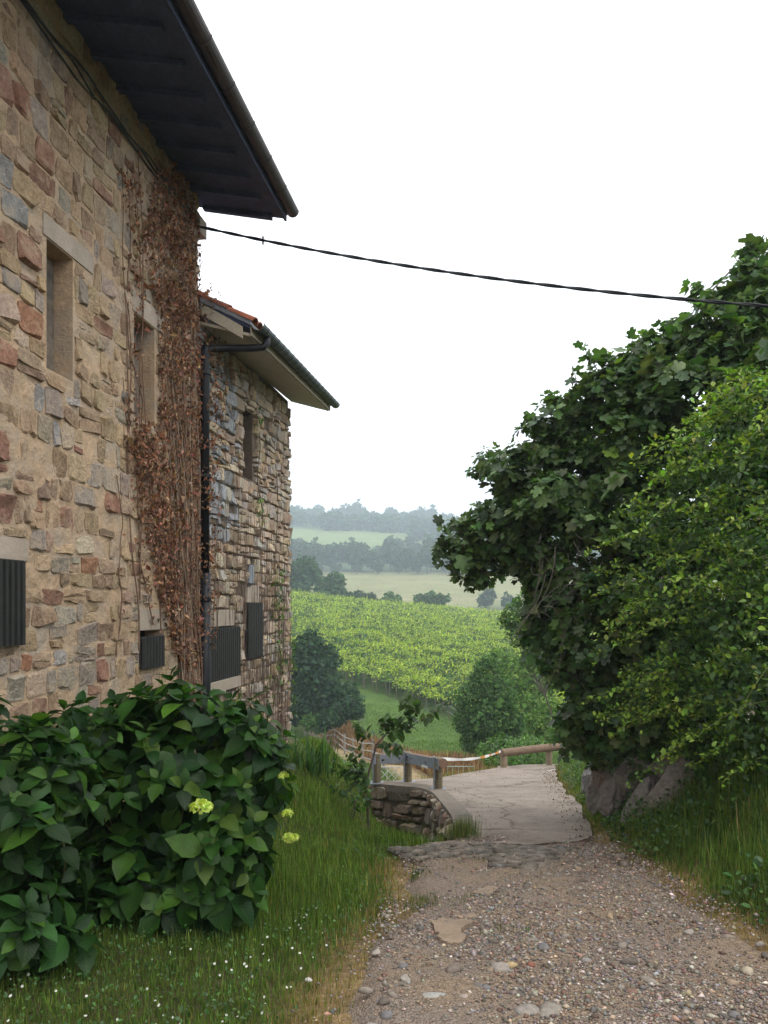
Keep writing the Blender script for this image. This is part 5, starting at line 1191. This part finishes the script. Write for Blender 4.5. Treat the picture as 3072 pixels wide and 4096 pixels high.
P = np.array(LP); n = len(P); R = rot_frames(np.array(LY), UP[None]+rng.normal(0, .35, (n, 3))); leaf_objects(sp, 'leaf', OVA[0], OVA[1], P, R, .145*np.exp(rng.normal(0, .25, n)), jitter_cols([(.07, .14, .035), (.10, .18, .05), (.05, .10, .03)], n, .2, .08), M['leaf'], None, 300, variants=8)
def small_shrub(label, loc, blobs, dens, size, cols, name='shrub', cat='shrub', leafs=0, group=None, tmpl=OVA):
    t_ = thing(name, label, cat, loc, group); P, N = hull_points(blobs, dens, .85); P = P+N*rng.normal(0, .06, (len(P), 1))*np.array([b[1][0] for b in blobs]).mean(); lp, R, S = loose(P, N, size, .6)
    leaf_objects(t_, 'leaf', tmpl[0], tmpl[1], lp, R, S, jitter_cols(cols, len(lp), .25, .08), M['leaf'], None, leafs, variants=6)
    mb = MB()
    for c, r in blobs: limb(mb, loc, c, .012*max(1, r[0]), .005, .1, 6, (.13, .11, .08))
    mb.build('stem', M['bark'], t_); return t_
small_shrub('small broad-leaved shrub beside the leaning sapling', gl(-.55, 12.0), [bl(1400, 3130, 12.0, (.28, .25, .22)), bl(1370, 3060, 12.1, (.18, .18, .16)), bl(1440, 3180, 11.8, (.2, .2, .18))], 90, .10, [(.05, .11, .025), (.035, .085, .02), (.08, .14, .03)], leafs=120)
small_shrub('yellowish-green weed clump above the lane edge beyond the log barrier', gl(4.3, 25.5), [((4.2, 25.5, -3.6), (.9, .7, .5)), ((5.2, 26, -3.7), (.8, .7, .5))], 180, .10, [(.09, .18, .03), (.06, .13, .025)])

# ---------------- vineyard ----------------
e0, e1 = np.array([-5.9, 92.7]), np.array([4.9, 76.7]); ed = (e1-e0)/np.linalg.norm(e1-e0); en = np.array([-ed[1], ed[0]])   # en points into the vines
n = 125000; y = 62*np.exp(rng.uniform(0, math.log(200/62), n)); x = (rng.uniform(1050, 2400, n)-CX)/F*y
q = (x-e0[0])*en[0]+(y-e0[1])*en[1]; q2 = vnoise(x, y, 9, 91)*1.2
keep = q > q2*.6; x, y, q = x[keep], y[keep], q[keep]
row = np.abs(((x*.55+y*.83)/2.6) % 1-.5)*2; keep = rng.random(len(x)) < np.clip(1.1-.9*row+.75*vnoise(x, y, 1.5, 92), .04, 1); x, y, row = x[keep], y[keep], row[keep]; n = len(x)
z = terrain(x, y)+1.75+.5*vnoise(x, y, 1.6, 93)-.45*row+rng.normal(0, .22, n)
Yd = np.stack([rng.normal(.25, .6, n), rng.normal(-.3, .6, n), rng.uniform(.1, 1.1, n)], 1); R = rot_frames(Yd, np.stack([rng.normal(0, .5, n), rng.normal(-.3, .4, n), np.ones(n)], 1)); S = np.stack([(.11+.0010*y)*np.exp(rng.normal(0, .3, n)), (.20+.0016*y)*np.exp(rng.normal(0, .35, n)), np.full(n, .3)], 1)*1.25
cols = jitter_cols([(.25, .34, .035), (.33, .42, .05), (.40, .48, .065), (.14, .22, .03)], n, .18, .06)
V, Q, C, _ = scatter_arrays(DIA[0]*np.array([.62, 1, 1]), DIA[1], np.stack([x, y, z], 1), R, S, cols)
vy = thing('vineyard', 'bright green trellised vineyard covering the opposite slope', 'vineyard', gl(10, 100)); mk('vine_canopy', V, Q, M['far_leaf'], vy, col=C, kind='stuff')
n = 26000; y = 62*np.exp(rng.uniform(0, math.log(200/62), n)); x = (rng.uniform(1050, 2400, n)-CX)/F*y; q = (x-e0[0])*en[0]+(y-e0[1])*en[1]; k = q > .8; x, y = x[k], y[k]; n = len(x)
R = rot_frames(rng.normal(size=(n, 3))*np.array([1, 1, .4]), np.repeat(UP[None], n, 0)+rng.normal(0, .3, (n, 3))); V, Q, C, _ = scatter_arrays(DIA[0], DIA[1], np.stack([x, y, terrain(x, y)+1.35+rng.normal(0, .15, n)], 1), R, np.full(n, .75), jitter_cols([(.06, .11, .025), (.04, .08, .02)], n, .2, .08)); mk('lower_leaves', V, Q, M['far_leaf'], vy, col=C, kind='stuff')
pm = MB(); pm.tube([(0, 0, -.3), (.03, 0, .9), (0, .02, 1.8)], [.06, .05, .045], 6, (.14, .11, .085)); pmesh = meshdata('vine_post', np.concatenate(pm.v), pm.f, M['wood'], col=np.concatenate(pm.c))
for i in range(26):
    for j in range(3):
        p = e0+ed*(i*1.35-6)+en*(.3+j*2.4); o = bpy.data.objects.new('vine_post', pmesh); link(o, vy); org = ORG[vy]; o.location = (p[0]+rng.normal(0, .15)-org[0], p[1]-org[1], float(terrain(p[0], p[1]))-org[2]); o.rotation_euler = (rng.normal(0, .06), rng.normal(0, .06), rng.uniform(0, 6)); o.scale = (1, 1, rng.uniform(.9, 1.05))

# tall grass and bracken of the valley
n = 60000; px = rng.uniform(1160, 2300, n); py = rng.uniform(2640, 3060, n); y = rng.uniform(30, 80, n); x = (px-CX)/F*y; q = (x-e0[0])*en[0]+(y-e0[1])*en[1]; k = q < 1; x, y = x[k], y[k]; n = len(x)
xf = -6.9+(63.2-y)/3.8; k2 = (x-xf > 1.9) & (x-xf < 5.2+vnoise(x, y, 3, 95)); trk = np.abs(x-xf-1.0) < .9; keep = ~trk; x, y, k2 = x[keep], y[keep], k2[keep]; n = len(x)
cols = jitter_cols([(.085, .14, .028), (.11, .17, .035), (.065, .115, .025)], n, .2, .08); cols[k2] = jitter_cols([(.22, .12, .065), (.17, .085, .045), (.28, .17, .09)], int(k2.sum()), .2, .08)
h = np.where(k2, rng.uniform(.3, .9, n), rng.uniform(.05, .2, n)); grass('valley_grass', 'rough green and brown growth on the valley floor', x, y, h, .03+h*.12, cols, .9)
# ---------------- trees of the valley and the hills ----------------
def crown_arrays(blobs, dens, size, cols, fill=.0):
    P, N = hull_points(blobs, dens, .8); r = np.array([b[1] for b in blobs]).mean(); P = P+N*rng.normal(0, .11*r, (len(P), 1))
    c2 = [(c, np.array(q)*.7) for c, q in blobs]; P2, N2 = hull_points(c2, dens*.5, .8); P = np.concatenate([P, P2]); N = np.concatenate([N, N2])
    lp, R, S = loose(P, N, size, .7, .35); return scatter_arrays(DIA[0], DIA[1], lp, R, S, jitter_cols(cols, len(lp), .28, .07))
def tree(name, label, cat, loc, blobs, dens, size, cols, group=None, trunk=.12, tc=(.12, .10, .08)):
    t_ = thing(name, label, cat, loc, group); V, Q, C, _ = crown_arrays(blobs, dens, size, cols); mk('crown', V, Q, M['far_leaf'], t_, col=C)
    mb = MB(); cen = np.mean([np.array(b[0]) for b in blobs], axis=0); fk = np.array(loc)+(cen-np.array(loc))*.6; limb(mb, np.array(loc)-UP*.2, fk, trunk, trunk*.7, .04, 6, tc)
    for c, r in blobs: limb(mb, fk, np.array(c), trunk*.5, trunk*.15, .08, 5, tc)
    mb.build('trunk', M['bark'], t_); return t_
DG = [(.028, .060, .028), (.038, .078, .032), (.022, .050, .026)]; MG = [(.055, .115, .028), (.075, .145, .035), (.045, .095, .026)]; YG = [(.10, .18, .035), (.13, .22, .045), (.075, .145, .03)]
def BL(L, y): return [bl(px, py, y+dy, r) for px, py, dy, r in L]
tree('dark_tree', 'dark bluish-green bushy tree beside the wing corner in the valley', 'tree', gp(1255, 2860, 30), BL([(1230, 2640, 0, 1.6), (1270, 2720, -1, 1.7), (1210, 2740, 1, 1.5), (1240, 2580, 0, 1.1), (1300, 2640, 0, 1.1), (1180, 2640, 0, 1.4), (1340, 2800, -2, 1.3), (1250, 2820, -1, 1.7), (1180, 2820, 0, 1.5), (1390, 2790, -3, 1.0)], 64), 42, .26, DG, trunk=.2)
tree('green_shrub', 'low dark shrub on the bracken slope under the dark tree', 'shrub', gp(1410, 2890, 30), BL([(1410, 2830, 0, .9), (1350, 2860, 0, .8), (1310, 2880, -1, .7)], 58), 60, .2, DG, trunk=.05)
tree('green_shrub', 'small bright shrub at the top end of the field fence', 'shrub', gp(1245, 2925, 30), BL([(1235, 2890, 0, .55), (1270, 2905, 0, .5)], 58), 70, .18, MG, trunk=.05)
tree('round_green_tree', 'rounded fresh green tree standing alone below the vineyard', 'tree', gp(1950, 2990, 30), BL([(1950, 2720, 0, .85), (1890, 2790, 0, .8), (2000, 2790, -.5, .85), (1870, 2880, 0, .7), (1950, 2880, -.8, 1.0), (2030, 2880, 0, .8), (1900, 2960, -.3, .7), (1990, 2960, -.5, .8), (2060, 2950, 0, .6), (1950, 2660, 0, .5)], 40), 110, .15, MG, trunk=.13)
tree('wispy_tree', 'thin yellowish-green tree behind the rounded tree', 'tree', gp(2100, 2960, 30), BL([(2080, 2700, 0, 1.1), (2130, 2780, 0, 1.2), (2050, 2660, 1, .8), (2150, 2880, 0, 1.0), (2190, 2700, 0, 1.0), (2000, 2640, 2, .7)], 50), 40, .2, YG, trunk=.1)
tree('light_tree', 'light green tree with fine leaves rising behind the fig', 'tree', gl(8.2, 32), BL([(2060, 2460, 0, .5), (2110, 2420, 0, .55), (2170, 2460, 0, .6), (2080, 2540, 0, .5), (2150, 2570, 0, .6), (2020, 2480, 0, .28), (2220, 2540, 0, .6), (2120, 2640, 0, .4)], 31), 150, .11, [(.075, .14, .035), (.055, .11, .03), (.10, .17, .04)], trunk=.045)
tree('yellow_shrub', 'yellow-green shrub between the rounded tree and the road bend', 'shrub', gl(7.6, 36), BL([(2150, 2880, 0, .5), (2190, 2950, 0, .6), (2120, 2960, 0, .4), (2200, 2830, 0, .4)], 36), 120, .13, YG, trunk=.05)
# along the top of the vineyard
yT = 208
tree('hedge_tree', 'tall rounded tree at the vineyard top against the house corner', 'tree', gl(-23, yT), BL([(1200, 2290, 0, 3.2), (1240, 2300, 1, 2.6), (1195, 2360, -2, 3), (1230, 2260, 3, 2.2)], yT), 7, .75, [(.05, .10, .04), (.04, .085, .036)], 'trees along the vineyard top', .25)
tree('hedge_tree', 'broad leafy tree at the vineyard top next to the pale field', 'tree', gl(-15, yT), BL([(1300, 2350, 0, 2.6), (1340, 2330, 0, 2.4), (1355, 2370, -2, 2.0), (1290, 2390, -3, 2.0), (1320, 2390, 0, 2)], yT), 8, .7, [(.06, .12, .045), (.05, .10, .04)], 'trees along the vineyard top', .25)
tree('hedge_bush', 'dense dark bush at the vineyard top beside the broad leafy tree', 'bush', gl(-7, yT), BL([(1400, 2395, 0, 1.7), (1440, 2390, 0, 1.8), (1480, 2398, 0, 1.7), (1500, 2410, -1, 1.2)], yT), 12, .5, DG, 'trees along the vineyard top', .15)
tree('hedge_bush', 'small palm-like pale bush at the vineyard top', 'bush', gl(2.3, yT), BL([(1555, 2395, 0, 1.3), (1590, 2400, 0, 1.2), (1560, 2380, 0, .9), (1520, 2415, 0, .9)], yT), 14, .5, [(.06, .12, .045), (.09, .16, .05)], 'trees along the vineyard top', .12)
tree('hedge_bush', 'wide ragged bush at the vineyard top below the pale field', 'bush', gl(12.5, yT), BL([(1680, 2400, 0, 1.6), (1720, 2398, 0, 1.9), (1760, 2400, 0, 1.5), (1700, 2420, -1, 1.6), (1740, 2420, -1, 1.6), (1790, 2395, 0, .7)], yT), 14, .5, [(.05, .10, .045), (.075, .135, .05)], 'trees along the vineyard top', .15)
tree('field_tree', 'lone small tree on the slope right of the pale field', 'tree', gl(43, 300), BL([(1950, 2392, 0, 2.6), (1960, 2372, 0, 1.8), (1935, 2405, 0, 2.2)], 300), 5, .8, DG, None, .2)
tree('field_tree', 'second small tree by the sandy cutting below the pale field', 'tree', gl(52, 300), BL([(2030, 2405, 0, 2.4), (2050, 2415, 0, 2)], 300), 5, .8, DG, None, .2)
mb = MB(); a, b_ = gp(1925, 2416, 30)if False else np.array(gl(40, 300)), np.array(gl(56, 330))
# copies of a few big trees: the belt behind the field and the ridge
def big_tree(seed, h, w):
    r = np.random.default_rng(seed); bls = []
    for k in range(9): a = r.uniform(0, 6.28); q = r.uniform(0, .55)*w; zz = h*r.uniform(.35, .86); bls.append((np.array([q*math.cos(a), q*math.sin(a), zz]), np.array([1, 1, .9])*w*r.uniform(.26, .42)*(1.15-.4*zz/h)))
    V, Q, C, _ = crown_arrays(bls, 2.2, 1.05, [(.034, .068, .03), (.045, .085, .034), (.028, .058, .028)])
    me = meshdata('crown', V, Q, M['far_leaf'], col=C); mb = MB(); mb.tube([(0, 0, -1), (0, 0, h*.5)], [h*.025, h*.014], 6, (.1, .085, .07))
    for c, rr in bls: mb.tube([(0, 0, h*.35), c], [h*.01, h*.004], 4, (.1, .085, .07))
    return me, meshdata('trunk', np.concatenate(mb.v), mb.f, M['bark'], col=np.concatenate(mb.c))
protos = [big_tree(900+i, 15, 6.5+i % 3) for i in range(6)]
def plant(name, label, group, x, y, s, k):
    t_ = thing(name, label, 'tree', (x, y, float(terrain(x, y))-.5), group); t_.scale = (s*rng.uniform(.85, 1.2),)*2+(s,); t_.rotation_euler = (0, 0, rng.uniform(0, 6.28))
    for nm, me in zip(('crown', 'trunk'), protos[k % 6]): link(bpy.data.objects.new(nm, me), t_)
    return t_
for i in range(46):
    x = -100+i*4.6+rng.normal(0, 2); y = 462+rng.uniform(0, 55)+.02*x; front = i % 3 == 0
    if front: y = 458+rng.uniform(0, 6)
    s = (rng.uniform(.55, .8) if front else rng.uniform(.95, 1.45)); plant('belt_tree', 'broad woodland tree in the hazy belt behind the pale field', 'trees behind the pale field', x, y, s, i)
for i in range(40): plant('slope_tree', 'hazy tree in the wood between belt and hill meadow', 'trees on the hill slope', (rng.uniform(-10, 140) if i % 3 else rng.uniform(-110, -60)), rng.uniform(560, 640), rng.uniform(.8, 1.3), i)
# ridge woods as one far mass, single trees on the skyline
PA = []; QA = []; CA = []; nn_ = 0
r = np.random.default_rng(5); pts = []
while len(pts) < 620:
    y = r.uniform(590, 1080); x = r.uniform(-300, 400)*y/900
    if 615 < y < 765 and not (x > 25+10*vnoise(x, y, 30, 15) or x < -105): continue
    if 900 < y < 1080 and -60 < x < 40 and vnoise(x, y, 60, 12)+.2 > .35: continue
    pts.append((x, y))
base_c = [crown_arrays([(np.array([0, 0, 7.]), np.array([4.5, 4.5, 5])), (np.array([2.5, 1, 9.]), np.array([3, 3, 3.5])), (np.array([-2.5, -1, 6.]), np.array([3.5, 3, 3.5]))], .42, 2.4, [(.034, .068, .03), (.045, .085, .034)]) for _ in range(4)]
for i, (x, y) in enumerate(pts):
    V, Q, C, _ = base_c[i % 4]; s = r.uniform(.7, 1.5); a = r.uniform(0, 6.28); Rz = np.array([[math.cos(a), -math.sin(a), 0], [math.sin(a), math.cos(a), 0], [0, 0, 1]]); PA.append((V*s)@Rz.T+np.array([x, y, float(terrain(x, y))-1])); QA.append(Q+nn_); nn_ += len(V); CA.append(C)
props(mk('hill_woods', np.concatenate(PA), np.concatenate(QA), M['far_leaf'], col=np.concatenate(CA)), 'misty woods covering the far hill up to the ridge', 'woods', kind='stuff')
for i, (px, s) in enumerate([(1235, 1.2), (1275, 1.6), (1345, 1.0), (1360, 1.5), (1395, 1.9), (1425, 2.0), (1455, 1.7), (1565, 1.9), (1620, 1.5), (1650, 1.9), (1690, 2.1), (1720, 1.9), (1770, 1.6), (1800, 1.6)]):
    y = 1010+(i % 3)*12; plant('ridge_tree', 'misty tree standing on the skyline of the far ridge', 'trees on the far ridge', (px-CX)/F*y, y, s*1.05, i)
# ---------------- haze ----------------
m = bpy.data.materials.new('haze'); m.use_nodes = True; t = m.node_tree; t.nodes.clear(); o_ = t.nodes.new('ShaderNodeOutputMaterial'); pv = t.nodes.new('ShaderNodeVolumePrincipled')
pv.inputs['Color'].default_value = (.78, .89, 1.0, 1); pv.inputs['Density'].default_value = .00075; pv.inputs['Anisotropy'].default_value = .1
t.links.new(pv.outputs[0], o_.inputs['Volume'])
mb = MB(); mb.box((-1000, -60, -30), (2000, 0, 0), (0, 2260, 0), (0, 0, 260)); hz = mb.build('haze', m); props(hz, 'pale blue summer haze lying over the valley', 'haze', kind='stuff')
